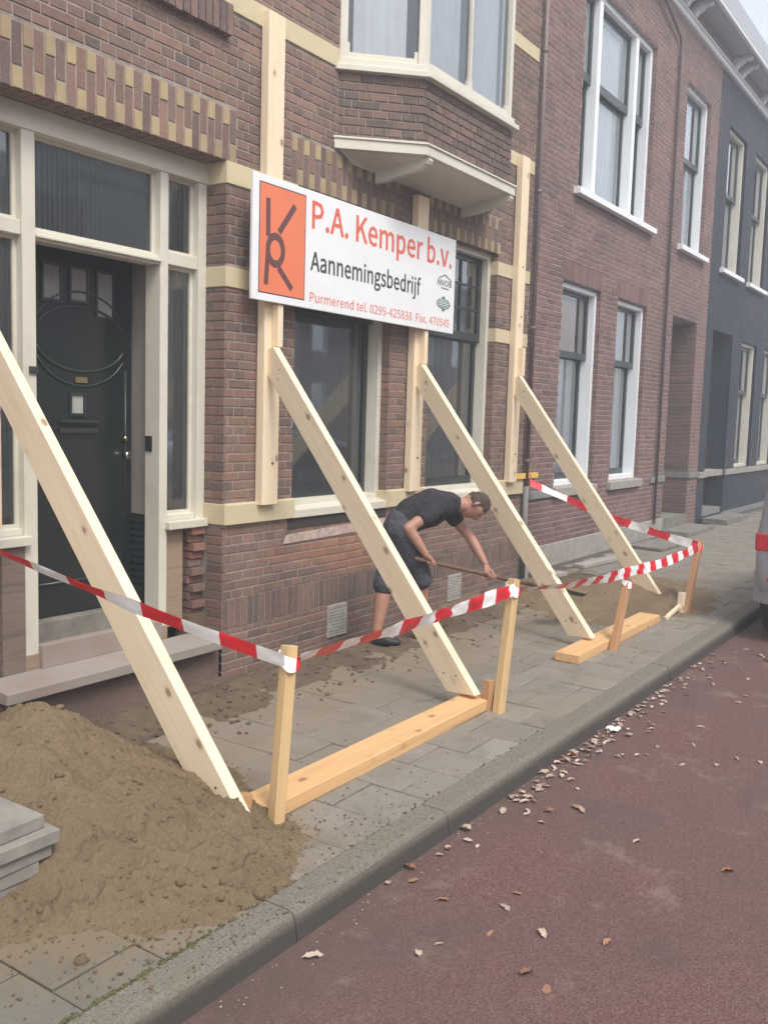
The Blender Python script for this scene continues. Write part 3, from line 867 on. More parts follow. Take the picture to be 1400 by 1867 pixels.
# windows of the ground floor
for (x0, x1, z0, z1), sp in ((win1, 2.44), (win2, 2.44)):
    wn = sash_window(H1, 'window', x0, x1, z0 + 0.06, z1 - .0, 4.475, sp, MT['cream'], MT['dark_paint'], cur='curtain_grey', muntins=(3, 3), label='cream framed sash window with small dark panes above and a grey curtain below')
    b = MB(); b.hexa([(x0 + .002, YW - .03, .885), (x1 - .002, YW - .03, .885), (x1 - .002, 4.5, .885), (x0 + .002, 4.5, .885), (x0 + .002, YW - .03, .945), (x1 - .002, YW - .03, .945), (x1 - .002, 4.474, .968), (x0 + .002, 4.474, .968)])
    b.build('window_sill', MT['cream'], wn, bevel=.004)

# upper left window
wn = sash_window(H1, 'window', 2.4, 4.42, 4.24, 6.3, 4.48, 5.5, MT['cream'], MT['dark_paint'], cur='curtain')

# ---- shop front with door porch
YF = 4.57
F = MB()
cr = MT['cream']
sf = F
# posts: left, door left, door right, right; heads, transoms
for a, c, z0, z1, y0, y1 in ((3.18, 3.265, .14, 3.20, YF, YF + .13), (4.17, 4.237, .14, 3.20, YF, YF + .14), (4.50, 4.572, .87, 3.20, YF, YF + .12), (1.78, 1.87, .14, 3.20, YF, YF + .12)):
    F.box(a, c, y0, y1, z0, z1)
F.box(1.78, 4.572, YF - .012, YF + .14, 3.135, 3.265)
F.box(3.265, 4.17, YF + .01, YF + .12, 2.560, 2.618)
F.box(3.265, 4.17, YF - .015, YF + .10, 2.575, 2.595)
F.box(4.237, 4.50, YF + .01, YF + .12, 2.575, 2.655)
F.box(1.87, 3.18, YF + .01, YF + .12, 2.575, 2.655)
SFR = F.build('shop_front', cr, H1, bevel=.005)
SFR['label'] = 'cream timber door frame with side lights and transom lights'
for a, c in ((4.237, 4.5), (1.87, 3.18)):
    F = MB()
    F.box(a - .02, c + (.07 if c > 4 else .02), YF - .045, YF + .12, .872, .925); F.box(a, c, YF + .02, YF + .11, .925, .965)
    F.build('side_light_sill', cr, SFR, bevel=.005)
for a, c, z0, z1 in ((4.237, 4.50, .965, 2.575), (4.237, 4.50, 2.655, 3.135), (1.87, 3.18, .965, 2.575), (1.87, 3.18, 2.655, 3.135), (3.265, 4.17, 2.618, 3.135)):
    m = MB(); frame_ring(m, a, c, z0, z1, .022, YF + .055, YF + .08); m.build('glazing_bead', cr, SFR)
    gq = MB(); gq.quad((a + .01, YF + .07, z0 + .01), (c - .01, YF + .07, z0 + .01), (c - .01, YF + .07, z1 - .01), (a + .01, YF + .07, z1 - .01)); gq.build('pane', MT['glass'], SFR, fix=False)
    cu = MB(); pleats(cu, a, c, YF + .115, z0, z1, .034 if z0 > 2.6 else .045, .014 if z0 > 2.6 else .009); cu.build('ribbed_screen', MT['curtain_dark'] if (z0 > 2.6 and a > 3.2) else MT['curtain_grey'], SFR, smooth=True, fix=False)
rm = MB(); rm.box(1.76, 3.40, YF + .22, YF + .24, -.2, 3.3); rm.box(4.30, 4.56, YF + .22, YF + .24, .3, 3.3); rm.box(3.3, 4.3, YF + .17, YF + .19, 2.63, 3.3); rm.build('interior_screen', MT['dark_room'], SFR)
# feet of the posts worn to bare wood
F = MB(); F.box(3.176, 3.269, YF - .004, YF + .13, .136, .235); F.build('post_foot', MT['raw_wood'], SFR)
F = MB(); F.box(4.166, 4.241, YF - .004, YF + .14, .136, .235); F.build('post_foot', MT['raw_wood'], SFR)
# below side lights
F = MB(); F.box(4.245, 4.405, YF + .03, YF + .09, .21, .872); F.build('timber_board', MT['raw_wood'], SFR)
F = MB(); F.box(3.03, 3.174, YF - .005, YF + .12, .14, .872); F.build('rotten_post', MT['old_wood'], SFR)
F = MB(); F.box(1.80, 3.0, YF + .06, YF + .12, .14, .872); F.build('bare_panel', MT['raw_wood'], SFR)
rb = MB()
for k in range(11):
    z = .26 + k * .056
    rb.box(4.43 + random.uniform(0, .03), 4.565, YF - .02 + random.uniform(-.01, .04), YF + .12, z, z + .048)
rb.build('broken_brick', brickmat('broken_red_brick', [(0, (0.30, 0.10, 0.06)), (.5, (0.26, 0.17, 0.13)), (1, (0.33, 0.13, 0.08))]), H1)
rb = MB(); rb.box(4.41, 4.575, YF - .03, YF + .10, .10, .27); rb.build('rubble_base', MT['soil'], H1)
# porch
F = MB(); F.box(3.0, 4.30, 4.955, 5.0, .1, 3.2); F.box(3.265, 4.3, YF + .14, 4.955, 2.62, 2.66)
F.build('porch_back', MT['dark_paint'], SFR)
F = MB(); F.box(4.262, 4.30, YF + .14, 4.953, .95, 2.62); F.build('porch_side_panel', MT['cream_old'], SFR)
F = MB(); F.box(4.29, 4.31, YF + .14, 4.953, .2, .95)
for k in range(15): F.hexa([(4.262, YF + .14, .24 + k * .047), (4.29, YF + .14, .24 + k * .047), (4.29, 4.953, .24 + k * .047), (4.262, 4.953, .24 + k * .047), (4.272, YF + .14, .275 + k * .047), (4.29, YF + .14, .275 + k * .047), (4.29, 4.953, .275 + k * .047), (4.272, 4.953, .275 + k * .047)])
F.build('porch_louvre', MT['dark_paint'], SFR)
F = MB(); F.box(3.235, 3.265, YF + .13, 4.955, .2, 2.62); F.build('porch_side_panel', MT['cream_old'], SFR)
MT['worn_sill'] = painted('worn_stone_sill', (0.31, 0.27, 0.24), (0.26, 0.15, 0.11), 0.6, 0.8)
# threshold, inner step, step stone
F = MB(); F.box(3.265, 4.17, 4.535, 4.60, .145, .285); F.box(3.265, 4.26, 4.60, 4.82, .10, .20)
F.build('threshold', MT['worn_sill'], SFR, bevel=.006)
F = MB(); F.box(3.40, 4.26, 4.83, 4.953, .2, .34); F.build('door_stone', MT['step_stone'], SFR, bevel=.006)
F = MB(); F.hexa([(2.90, 4.335, .055), (4.52, 4.335, .055), (4.52, 4.56, .055), (2.90, 4.56, .055), (2.90, 4.335, .118), (4.52, 4.335, .118), (4.52, 4.56, .150), (2.90, 4.56, .150)])
F.box(2.0, 2.90, 4.42, 4.56, .055, .14)
F.build('front_step', MT['worn_sill'], H1, bevel=.006)
F = MB(); F.box(1.75, 4.57, 4.42, 4.50, -.3, .054); F.build('step_footing', MT['brick_dark'], H1)
# door leaf
D = MB(); D.box(3.42, 4.235, 4.915, 4.955, .345, 2.62)
DR = D.build('door', MT['door_paint'], H1, bevel=.003)
DR['label'] = 'black panelled front door with three small ribbed windows and a brass letter plate'
xc, zc = 3.835, 2.075
def ring_arc(b, rx, rz, t0, t1, rad, n=30, cx=xc, cz=zc):
    b.tube([(cx + rx * math.cos(t), 4.912, cz + rz * math.sin(t)) for t in [t0 + (t1 - t0) * k / n for k in range(n + 1)]], rad, 6)
D = MB(); ring_arc(D, .345, .20, R(22), R(158), .010); ring_arc(D, .345, .20, R(198), R(342), .010)
ring_arc(D, .36, .29, R(25), R(155), .008); ring_arc(D, .36, .29, R(205), R(335), .008)
D.box(3.47, 3.482, 4.905, 4.915, .55, 1.9); D.box(4.175, 4.187, 4.905, 4.915, .55, 1.9)
D.box(3.47, 4.187, 4.905, 4.9149, .545, .56)
D.build('door_moulding', MT['dark_paint'], DR, smooth=True)
for k in range(3):
    xa = 3.555 + k * .20; zb_ = 2.50; za_ = (2.30, 2.31, 2.23)[k]
    m = MB(); frame_ring(m, xa - .015, xa + .135, za_ - .015, zb_ + .015, .016, 4.903, 4.917); m.build('window_trim', MT['dark_paint'], DR)
    m = MB(); pleats(m, xa, xa + .12, 4.909, za_, zb_, .022, .004, 4); m.build('ribbed_pane', plain('ribbed_pane_glass', (0.30, 0.30, 0.29), 0.3), DR, smooth=True, fix=False)
m = MB(); frame_ring(m, 3.74, 3.86, 1.60, 1.74, .014, 4.900, 4.917); m.build('window_trim', MT['dark_paint'], DR)
m = MB(); pleats(m, 3.755, 3.845, 4.909, 1.61, 1.73, .022, .004); m.build('ribbed_pane', plain('peephole_glass', (0.36, 0.36, 0.34), 0.4), DR, smooth=True, fix=False)
m = MB(); m.box(3.78, 3.87, 4.900, 4.915, 1.805, 1.84); m.build('letter_plate', MT['brass'], DR)
m = MB(); m.box(3.66, 3.95, 4.885, 4.915, 1.555, 1.572); m.box(3.66, 3.95, 4.898, 4.915, 1.49, 1.52); m.build('ledge', MT['dark_paint'], DR)
m = MB(); m.tube([(4.165, 4.90, 1.455), (4.165, 4.88, 1.455)], .016, 10); m.build('lock', MT['brass'], DR, smooth=True)
m = MB(); m.tube([(4.165, 4.915, 1.345), (4.165, 4.885, 1.345), (4.165, 4.86, 1.345), (4.165, 4.85, 1.345)], [.012, .012, .03, .018], 12); m.build('handle', MT['chrome'], DR, smooth=True)
m = MB(); m.box(4.162, 4.169, YF + .07, YF + .13, 1.38, 1.48); m.build('bell_box', MT['plastic_black'], SFR)
m = MB(); m.box(3.215, 3.27, YF - .012, YF - .001, 1.83, 1.87); m.build('hinge', MT['bracket_metal'], SFR)

# ---- bay
B0 = [(5.745, YW), (6.215, 3.93), (7.66, 3.93), (8.13, YW)]
BAY = MB(); BAY.prism([(5.755, YW + .1), (5.755, YW - .0), (6.219, 3.94), (7.656, 3.94), (8.12, YW), (8.12, YW + .1)], 3.70, 4.19)
bay = BAY.build('bay_window', MT['mortar'], H1)
bay['label'] = 'bay on a white moulded base with white framed panes and curtains'
def seg_map(p0, p1):
    d = Vector((p1[0] - p0[0], p1[1] - p0[1], 0)); L = d.length; d.normalize(); nrm = Vector((d.y, -d.x, 0))
    return L, (lambda p: (p0[0] + d.x * p[0] - nrm.x * p[1], p0[1] + d.y * p[0] - nrm.y * p[1], p[2]))
bk = MB()
for p0, p1 in ((B0[0], B0[1]), (B0[1], B0[2]), (B0[2], B0[3])):
    L, mp = seg_map(p0, p1)
    for q, wh, lg in courses(0, L, 3.715, 4.192, []):
        brick_box(bk, q, 0.0, mp)
o = bk.build('bay_brickwork', MT['brick_dark'], bay, fix=False); o['kind'] = 'stuff'
def offs(d):  # bay outline moved outwards
    return [(5.745 - d * 1.0, YW), (6.215 - d * .414, 3.93 - d), (7.66 + d * .414, 3.93 - d), (8.13 + d, YW)]
def plate(d, z0, z1, mat, nm, d2=None):
    b = MB(); A = offs(d); B_ = offs(d if d2 is None else d2)
    n = 4; i = len(b.v)
    A = [(A[0][0], YW + .05)] + A + [(A[3][0], YW + .05)]; B_ = [(B_[0][0], YW + .05)] + B_ + [(B_[3][0], YW + .05)]
    b.v += [(x, y, z0) for x, y in A] + [(x, y, z1) for x, y in B_]
    b.f += [tuple(range(6))[::-1], tuple(range(6, 12))] + [(k, (k + 1) % 6, (k + 1) % 6 + 6, k + 6) for k in range(6)]
    b.m += [0] * 8
    return b.build(nm, mat, bay, bevel=.003)
plate(.045, 3.628, 3.700, MT['cream'], 'bay_base')
plate(.058, 3.7001, 3.717, MT['cream'], 'bay_base_lip')
plate(.055, 4.192, 4.232, MT['cream'], 'bay_sill')
plate(.015, 4.2321, 4.29, MT['cream'], 'bay_sill_rail')
# consoles below the base, sloping soffit board
for xc_ in (6.235, 7.60):
    m = MB()
    prof = [(3.90, 3.626), (3.885, 3.60), (3.90, 3.575), (3.93, 3.58), (3.95, 3.555), (4.02, 3.54), (4.15, 3.52), (4.28, 3.49), (YW - .009, 3.485), (YW - .009, 3.626)]
    m.extrude_x(prof, xc_, xc_ + .05); m.build('console', MT['cream'], bay)
m = MB(); A = offs(.0)
m.v = [(A[0][0] + .02, YW - .009, 3.626), (A[1][0], A[1][1], 3.626), (A[2][0], A[2][1], 3.626), (A[3][0] - .02, YW - .009, 3.626), (A[0][0] + .2, YW - .009, 3.56), (6.3, YW - .009, 3.56), (7.6, YW - .009, 3.56), (A[3][0] - .2, YW - .009, 3.56)]
m.f = [(0, 4, 5, 1), (1, 5, 6, 2), (2, 6, 7, 3)]; m.m = [0, 0, 0]
m.build('soffit_board', MT['cream'], bay, fix=False)
# bay window frames up to the eaves
ZB0, ZB1 = 4.29, 6.45
W0 = offs(-.012)
fr = MB(); gl = MB(); cu = MB()
for si, (p0, p1) in enumerate(((W0[0], W0[1]), (W0[1], W0[2]), (W0[2], W0[3]))):
    L, mp = seg_map(p0, p1)
    def bx(b_, u0, u1, w0, w1, z0, z1):
        P = [(u0, w0, z0), (u1, w0, z0), (u1, w1, z0), (u0, w1, z0), (u0, w0, z1), (u1, w0, z1), (u1, w1, z1), (u0, w1, z1)]
        b_.hexa([mp(p) for p in P])
    e = .055
    bx(fr, 0.0, e, 0, .075, ZB0, ZB1); bx(fr, L - e, L, 0, .075, ZB0, ZB1)
    bx(fr, e, L - e, 0.012, .07, ZB0, ZB0 + .05); bx(fr, e, L - e, 0.012, .07, ZB1 - .08, ZB1); bx(fr, e, L - e, 0.012, .07, 5.62, 5.70)
    spans = [(e, L - e)]
    if si == 1:
        bx(fr, L / 2 - .012, L / 2 + .012, 0.015, .05, ZB0 + .05, ZB1 - .08); spans = [(e, L / 2 - .012), (L / 2 + .012, L - e)]
    for a, c in spans:
        gl.quad(*[mp(p) for p in ((a, .04, ZB0 + .04), (c, .04, ZB0 + .04), (c, .04, ZB1 - .06), (a, .04, ZB1 - .06))])
        ml = .05 if si != 1 else .02; mr = .085
        if si == 1 and a > .3: ml, mr = .06, .12
        n = int((c - a) / .012)
        cu.grid(n, 1, lambda t, s_, a=a, c=c, ml=ml, mr=mr, mp=mp: mp((a + ml + (c - a - ml - mr) * t, .08 + .006 * math.sin((a + (c - a) * t) * 62) + .008 * math.sin((a + (c - a) * t) * 17), ZB0 + .012 + (ZB1 - ZB0) * s_)))
        # small curled corners of the bottom rail
        bx(fr, a, a + .018, .014, .05, ZB0 + .05, ZB0 + .12); bx(fr, c - .03, c, .014, .05, ZB0 + .05, ZB0 + .10)
fr.build('bay_frame', MT['cream'], bay); gl.build('pane', MT['glass_clear'], bay, fix=False); cu.build('curtain', MT['curtain'], bay, smooth=True, fix=False)
rm = MB(); rm.quad((5.7, YW + .32, 4.2), (8.2, YW + .32, 4.2), (8.2, YW + .32, 6.5), (5.7, YW + .32, 6.5)); rm.build('interior', MT['dark_room'], bay, fix=False)
plate(.06, 6.45, 6.62, MT['cream'], 'bay_roof')

# ------------------------------------------------------------------ house 2 (purple-red brick)
H2 = thing('brick_house', (12.4, YW, 0), 'purple-red brick house with white framed windows and a recessed brick doorway', 'house')
X2R = 15.76
gw = [(9.97, 11.13), (11.70, 12.83)]
holes2 = [(a, c, .90, 3.25) for a, c in gw] + [(13.98, 15.23, .10, 3.26), (10.25, 12.67, 4.27, 6.62), (14.05, 15.28, 4.29, 6.62)]
core = MB(); wall_core(core, X1R + .001, X2R, -0.4, 7.40, holes2, YW, YW + .28)
core.box(X1R + .001, 13.9, YW + .95, YW + 1.0, -.4, 8.0); core.build('wall', MT['mortar2'], H2, fix=False)
skip2 = holes2 + [(X1R, 13.98, .0, .245), (X1R + .03, 9.97, .78, .88), (13.35, 13.98, .80, .895), (15.23, X2R, .80, .895)]
skip2b = [(a - .06, c + .06, .78, .90) for a, c in gw]
r2 = courses(X1R + .012, X2R, .0, 7.33, skip2 + skip2b + [(9.9, 11.2, 3.25, 3.47), (11.63, 12.9, 3.25, 3.47)])
lay_bricks(H2, r2, BF, MT['brick2'], singles=285)
for a, c in gw:
    br = MB(); n = int((c - a + .14) / .0625)
    for k in range(n):
        x0 = a - .07 + k * (c - a + .14) / n; brick_box(br, (x0 + .004, x0 + (c - a + .14) / n - .005, 3.252, 3.466), BF - .002)
    o = br.build('lintel', MT['brick2'], H2, fix=False)
b = MB(); b.box(X1R + .03, 13.98, YW - .03, YW + .02, -.1, .245); b.build('plinth', MT['grey_stone'], H2, bevel=.004)
for q in ((13.35, 13.98, YW - .03, YW + .02, .80, .895), (15.23, X2R, YW - .03, YW + .02, .80, .895), (15.205, 15.228, YW - .03, YW + 1.1, .80, .895), (X1R + .03, 9.91, YW - .03, YW + .02, .79, .88)):
    b = MB(); b.box(*q); b.build('sill_band', MT['blue_stone'], H2, bevel=.004)
for i, (a, c) in enumerate(gw):
    wn = sash_window(H2, 'window', a, c, .90, 3.24, 4.455, 2.44, MT['white'], MT['dark_paint'], cur='curtain', blind=(i == 0), upper_back=.08, lower_back=.15, deep=.2, label='white framed sash window with dark sashes and a white curtain')
    stone_sill(H2, a - .055, c + .055, .785, .898, YW - .06, 4.455, MT['grey_stone'], 'window_sill', wn)
b = MB(); b.quad((10.05, 4.66, 2.50), (11.0, 4.66, 2.50), (11.0, 4.66, 3.1), (10.05, 4.66, 3.1)); b.build('reflection_sheet', MT['orange_reflection'], H2, fix=False)  # orange reflection of the first window, put in as a coloured sheet
return_bricks(H2, 11.13, YW - .004, 4.455, .9, 3.25, [], MT['brick2'])
return_bricks(H2, 12.83, YW - .004, 4.455, .9, 3.25, [], MT['brick2'])
return_bricks(H2, 12.67, YW - .004, 4.455, 4.3, 6.62, [], MT['brick2'])
return_bricks(H2, 15.28, YW - .004, 4.455, 4.3, 6.62, [], MT['brick2'])
# triple upper window
tw = MB(); frame_ring(tw, 10.25, 12.67, 4.30, 6.62, .07, 4.46, 4.64)
tw.box(10.79, 10.89, 4.455, 4.63, 4.37, 6.55); tw.box(12.035, 12.135, 4.455, 4.63, 4.37, 6.55)
TW = tw.build('triple_window', MT['white'], H2, bevel=.004)
for a, c in ((10.32, 10.79), (10.89, 12.035), (12.135, 12.60)):
    s = MB(); frame_ring(s, a, c, 5.60, 6.55, .045, 4.53, 4.565, wb=.10)
    s.build('upper_sash', MT['dark_paint'], TW)
    s = MB(); frame_ring(s, a, c, 4.37, 5.62, .04, 4.58, 4.61); s.build('lower_sash', MT['dark_paint'], TW)
    gq = MB(); gq.quad((a, 4.55, 5.65), (c, 4.55, 5.65), (c, 4.55, 6.52), (a, 4.55, 6.52)); gq.quad((a, 4.595, 4.40), (c, 4.595, 4.40), (c, 4.595, 5.6), (a, 4.595, 5.6)); gq.build('pane', MT['glass_clear'], TW, fix=False)
    cu = MB(); pleats(cu, a + .01, c - (.05 if c - a > .6 else .0), 4.66, 4.37, 6.5, .12, .010); cu.build('curtain', MT['curtain'], TW, smooth=True, fix=False)
b = MB(); b.box(10.2, 12.7, 5.1, 5.12, 4.2, 6.7); b.build('interior', MT['dark_room'], TW)
stone_sill(H2, 10.13, 12.80, 4.215, 4.298, YW - .09, 4.46, MT['white'], 'window_sill', TW)
wn = sash_window(H2, 'window', 14.05, 15.28, 4.30, 6.62, 4.46, 5.62, MT['white'], MT['dark_paint'], cur='curtain', upper_back=.07, lower_back=.12, deep=.18)
stone_sill(H2, 13.97, 15.36, 4.215, 4.298, YW - .09, 4.46, MT['white'], 'window_sill', wn)
# porch of house 2
b = MB(); b.box(13.94, 13.98, YW + .28, YW + 1.25, .0, 3.3); b.box(13.98, 15.23, YW + 1.25, YW + 1.3, 0, 3.3); b.box(13.98, 15.23, YW + .02, YW + 1.25, 3.262, 3.3)
b.box(15.232, 15.28, YW + .02, YW + 1.25, 0, 3.3); b.build('porch_wall', MT['mortar2'], H2)
return_bricks(H2, 15.23, YW - .004, YW + 1.2, .1, 3.26, [(.80, .895)], MT['brick2'], 'porch_bricks')
b = MB(); b.box(14.0, 15.2, YW + 1.20, YW + 1.245, .2, 3.2); b.build('front_door', MT['dark_paint'], H2)
b = MB(); b.box(13.98, 15.22, YW - .02, YW + 1.2, .02, .22); b.build('porch_floor', MT['step_stone'], H2)
# ------------------------------------------------------------------ house 3 (black painted)
H3 = thing('painted_house', (19.5, YW, 0), 'black painted brick house with tall white window frames and a pale stone sill band', 'house')
X3R = 27.0
g3 = [(18.12, 19.32), (19.95, 21.15), (22.2, 23.4), (24.4, 25.6)]
u3 = [(16.42, 17.60), (18.25, 19.45), (20.6, 21.8), (22.8, 24.0)]
holes3 = [(a, c, .88, 3.22) for a, c in g3] + [(a, c, 4.28, 6.62) for a, c in u3] + [(16.19, 17.46, .10, 3.26)]
core = MB(); wall_core(core, X2R + .002, X3R, -0.4, 7.40, holes3, YW, YW + .28); core.box(17.6, X3R, YW + .95, YW + 1.0, -.4, 8.0)
core.build('wall', MT['mortar3'], H3, fix=False)
r3 = courses(X2R + .01, X3R, .05, 7.33, holes3 + [(X2R, 16.19, .77, .88), (17.46, X3R, .77, .88)], step=.0625)
bk = MB()
for q, wh, lg in r3: brick_box(bk, q, BF + .004)
o = bk.build('brickwork', MT['brick3'], H3, fix=False); o['kind'] = 'stuff'
b = MB(); b.box(X2R + .005, 16.19, YW - .04, YW + .02, .775, .875); b.box(17.46, X3R, YW - .04, YW + .02, .775, .875); b.box(16.19, 17.46, YW + .02, YW + .30, .775, .875)
b.build('sill_band', MT['grey_stone'], H3, bevel=.004)
b = MB(); b.box(17.46, X3R, YW - .02, YW + .02, 0, .10); b.build('plinth_edge', MT['blue_stone'], H3)
for a, c in g3:
    wn = sash_window(H3, 'window', a, c, .88, 3.22, 4.455, 2.3, MT['cream'], MT['dark_paint'], cur='curtain', deep=.2, lower_back=.14)
for a, c in u3:
    wn = sash_window(H3, 'window', a, c, 4.30, 6.62, 4.455, 5.6, MT['cream'], MT['dark_paint'], cur='curtain', deep=.2, lower_back=.14)
    stone_sill(H3, a - .1, c + .1, 4.215, 4.298, YW - .08, 4.455, MT['white'], 'window_sill', wn)
b = MB(); b.box(16.15, 16.19, YW + .28, YW + 1.2, 0, 3.3); b.box(16.19, 17.46, YW + 1.2, YW + 1.25, 0, 3.3); b.box(17.462, 17.5, YW + .02, YW + 1.2, 0, 3.3); b.box(16.19, 17.46, YW + .02, YW + 1.2, 3.262, 3.3)
b.build('porch_wall', MT['brick3'], H3)
b = MB(); b.box(16.19, 17.45, YW + .02, YW + 1.2, .0, .20); b.build('porch_floor', MT['blue_stone'], H3)
b = MB(); b.box(16.2, 17.4, YW + 1.15, YW + 1.195, .2, 3.2); b.build('front_door', MT['dark_paint'], H3)

# cornice and gutter over houses 2 and 3
for hs_, xa, xb in ((H2, X1R + .005, X2R + .003), (H3, X2R + .004, X3R)):
    b = MB()
    b.extrude_x([(YW + .02, 7.33), (YW - .05, 7.33), (YW - .065, 7.345), (YW - .065, 7.362), (YW - .03, 7.37), (YW - .03, 7.44), (YW - .055, 7.45), (YW - .055, 7.475), (YW + .02, 7.475)], xa, xb)
    cn = b.build('cornice', MT['cornice'], hs_)
    b = MB(); b.box(xa, xb, YW - .02, YW + .1, 7.476, 7.66); b.build('frieze', MT['cornice_pink'], cn)
    b = MB(); b.box(xa, xb, 4.06, YW + .3, 7.661, 7.70); b.build('eaves_board', MT['gutter'], cn)
    b = MB(); b.box(xa, xb, 4.04, 4.062, 7.655, 8.02); b.box(xa, xb, 4.062, 4.12, 7.98, 8.02); b.build('gutter', MT['gutter'], cn)
    b = MB(); b.extrude_x([(4.062, 7.63), (4.02, 7.635), (4.012, 7.655), (4.02, 7.68), (4.039, 7.685), (4.062, 7.66)], xa, xb); b.build('gutter_bead', MT['cornice'], cn)
    x = xa + .55
    while x < xb - .3:
        for dx in (0, .42):
            m = MB()
            pr = [(YW - .02, 7.655), (4.10, 7.655), (4.10, 7.62), (4.14, 7.59), (4.19, 7.60), (4.24, 7.56), (4.30, 7.53), (4.33, 7.48), (YW - .02, 7.477)]
            m.extrude_x(pr, x + dx, x + dx + .11); m.extrude_x([(YW - .02, 7.60), (4.22, 7.60), (4.24, 7.57), (YW - .02, 7.50)], x + dx - .03, x + dx + .14)
            m.build('bracket', MT['cornice'], cn)
        x += 1.95
    b = MB(); b.box(xa, xb, 4.12, 9.0, 7.98, 8.0); b.build('roof', MT['roof'], hs_)

# rain pipes
dp = thing('rain_pipe', (9.13, 4.33, 0), 'dark rain pipe at the joint between the brown and the purple-red house', 'rain pipe')
m = MB(); m.tube([(9.13, 4.345, .95), (9.13, 4.345, 7.9)], .026, 10)
for z in (1.2, 2.6, 4.0, 5.4): m.tube([(9.13, 4.345, z), (9.13, 4.345, z + .04)], .031, 10)
m.build('pipe', MT['pipe'], dp, smooth=True)
m = MB(); m.tube([(9.13, 4.345, -.05), (9.13, 4.345, .949)], .034, 10); m.build('lower_pipe', plain('dull_zinc', (0.20, 0.19, 0.185), .7, .2), dp, smooth=True)
dp = thing('rain_pipe', (13.52, 4.36, 0), 'thin brown rain pipe with bent top, left of the doorway of the purple-red house', 'rain pipe')
m = MB(); m.tube([(13.52, 4.355, .2), (13.52, 4.355, 6.85), (13.45, 4.35, 7.0), (13.0, 4.33, 7.12), (12.6, 4.32, 7.22), (12.5, 4.3, 7.32)], .022, 8); m.build('pipe', MT['pipe'], dp, smooth=True)

# steps and loose slabs in front of the next houses
def slab(name, pts, z0, z1, mat, label, cat, group=None):
    b = MB(); b.prism(pts, z0, z1)
    return props(b.build(name, mat, bevel=.005), label, cat, group)
slab('door_step', [(13.9, 3.95), (15.3, 3.95), (15.3, 4.36), (13.9, 4.36)], .004, .07, MT['step_stone'], 'low blue-grey stone step before the recessed doorway of the purple-red house', 'step')
slab('door_step', [(16.1, 3.95), (17.6, 3.95), (17.6, 4.36), (16.1, 4.36)], .004, .09, MT['step_stone'], 'pale stone step before the black doorway', 'step')
slab('loose_slab', [(12.0, 3.75), (13.3, 3.72), (13.35, 4.15), (12.05, 4.2)], .006, .045, MT['step_stone'], 'long grey slab lying flat on the pavement by the purple-red house', 'slab')
slab('loose_slab', [(9.9, 3.95), (11.3, 3.82), (11.33, 3.98), (9.92, 4.1)], .006, .05, MT['grey_stone'], 'narrow grey board lying along the foot of the purple-red house wall', 'slab')
slab('loose_slab', [(9.35, 3.6), (10.3, 3.5), (10.33, 3.72), (9.4, 3.8)], .006, .05, MT['step_stone'], 'dark slab lying on the soil behind the far brace', 'slab')
slab('loose_slab', [(8.8, 3.9), (9.2, 3.85), (9.22, 3.95), (8.83, 4.0)], .03, .07, MT['cream_old'], 'short pale offcut on the soil near the downpipe foot', 'offcut')

# row of houses across the street, seen only in the panes
for i, (xa, xb, hh, mk) in enumerate(((-9, 1.5, 7.6, 'brick2'), (1.5, 9.2, 8.4, 'brick1'), (9.2, 17.5, 7.2, 'brick2'), (17.5, 27, 8.0, 'cream_old'), (27, 40, 7.4, 'brick1'))):
    OH = thing('opposite_house', ((xa + xb) / 2, -13.2, 0), ('red brick house behind the camera at the near end of the far row', 'brown brick house directly across the street from the sign', 'red brick house across the street from the purple-red house', 'pale plastered house across the street from the black house', 'brown brick house farthest along the opposite side of the street')[i], 'house', 'houses on the opposite side of the street')
    ws = []
    nx = int((xb - xa) / 2.4)
    for k in range(nx):
        cx_ = xa + (xb - xa) * (k + .5) / nx
        ws += [(cx_ - .55, cx_ + .55, .9, 2.9), (cx_ - .55, cx_ + .55, 4.0, 6.1)]
    b = MB(); wall_core(b, xa, xb, 0, hh, ws, -13.0, -13.25); b.box(xa, xb, -13.6, -13.5, 0, hh); b.build('wall', MT[mk], OH, fix=False)
    for q in ws:
        b = MB(); frame_ring(b, q[0], q[1], q[2], q[3], .09, -13.2, -13.1); wn = b.build('window', MT['white'], OH)
        b = MB(); b.quad((q[0] + .05, -13.17, q[2] + .05), (q[1] - .05, -13.17, q[2] + .05), (q[1] - .05, -13.17, q[3] - .05), (q[0] + .05, -13.17, q[3] - .05)); b.build('pane', MT['glass_dark'], wn, fix=False)
    b = MB(); b.extrude_x([(-12.9, hh), (-12.9, hh + .2), (-16.5, hh + 2.0), (-16.5, hh)], xa, xb); b.build('roof', MT['roof'], OH)

# ------------------------------------------------------------------ timber shoring
def post(x, zt, label, zb=1.01):
    t = thing('wall_post', (x, 4.365, zb), label, 'timber post', 'timber posts against the wall')
    timber('post_timber', (x, 4.352, zb), (x, 4.352, zt), .165, .066, (1, 0, 0), MT['spruce'], t)
    timber('cleat', (x + .015, 4.29, 2.105), (x + .015, 4.29, 2.39), .055, .056, (1, 0, 0), MT['spruce'], t, bevel=.002)
    b = MB()
    for z in (1.3, 2.7, 3.2): b.tube([(x + .02, 4.319, z), (x + .02, 4.313, z)], .009, 8)
    b.build('bolt_head', MT['bracket_metal'], t)
    return t
post(2.79, 4.30, 'wall post of the shoring at the left edge, behind the head of the nearest brace')
post(4.96, 4.30, 'tall pale timber post holding the left end of the sign board')
post(6.865, 3.505, 'shorter timber post under the bay, behind the right half of the sign board')
post(8.765, 4.28, 'pale timber post at the right corner of the brown brick house')

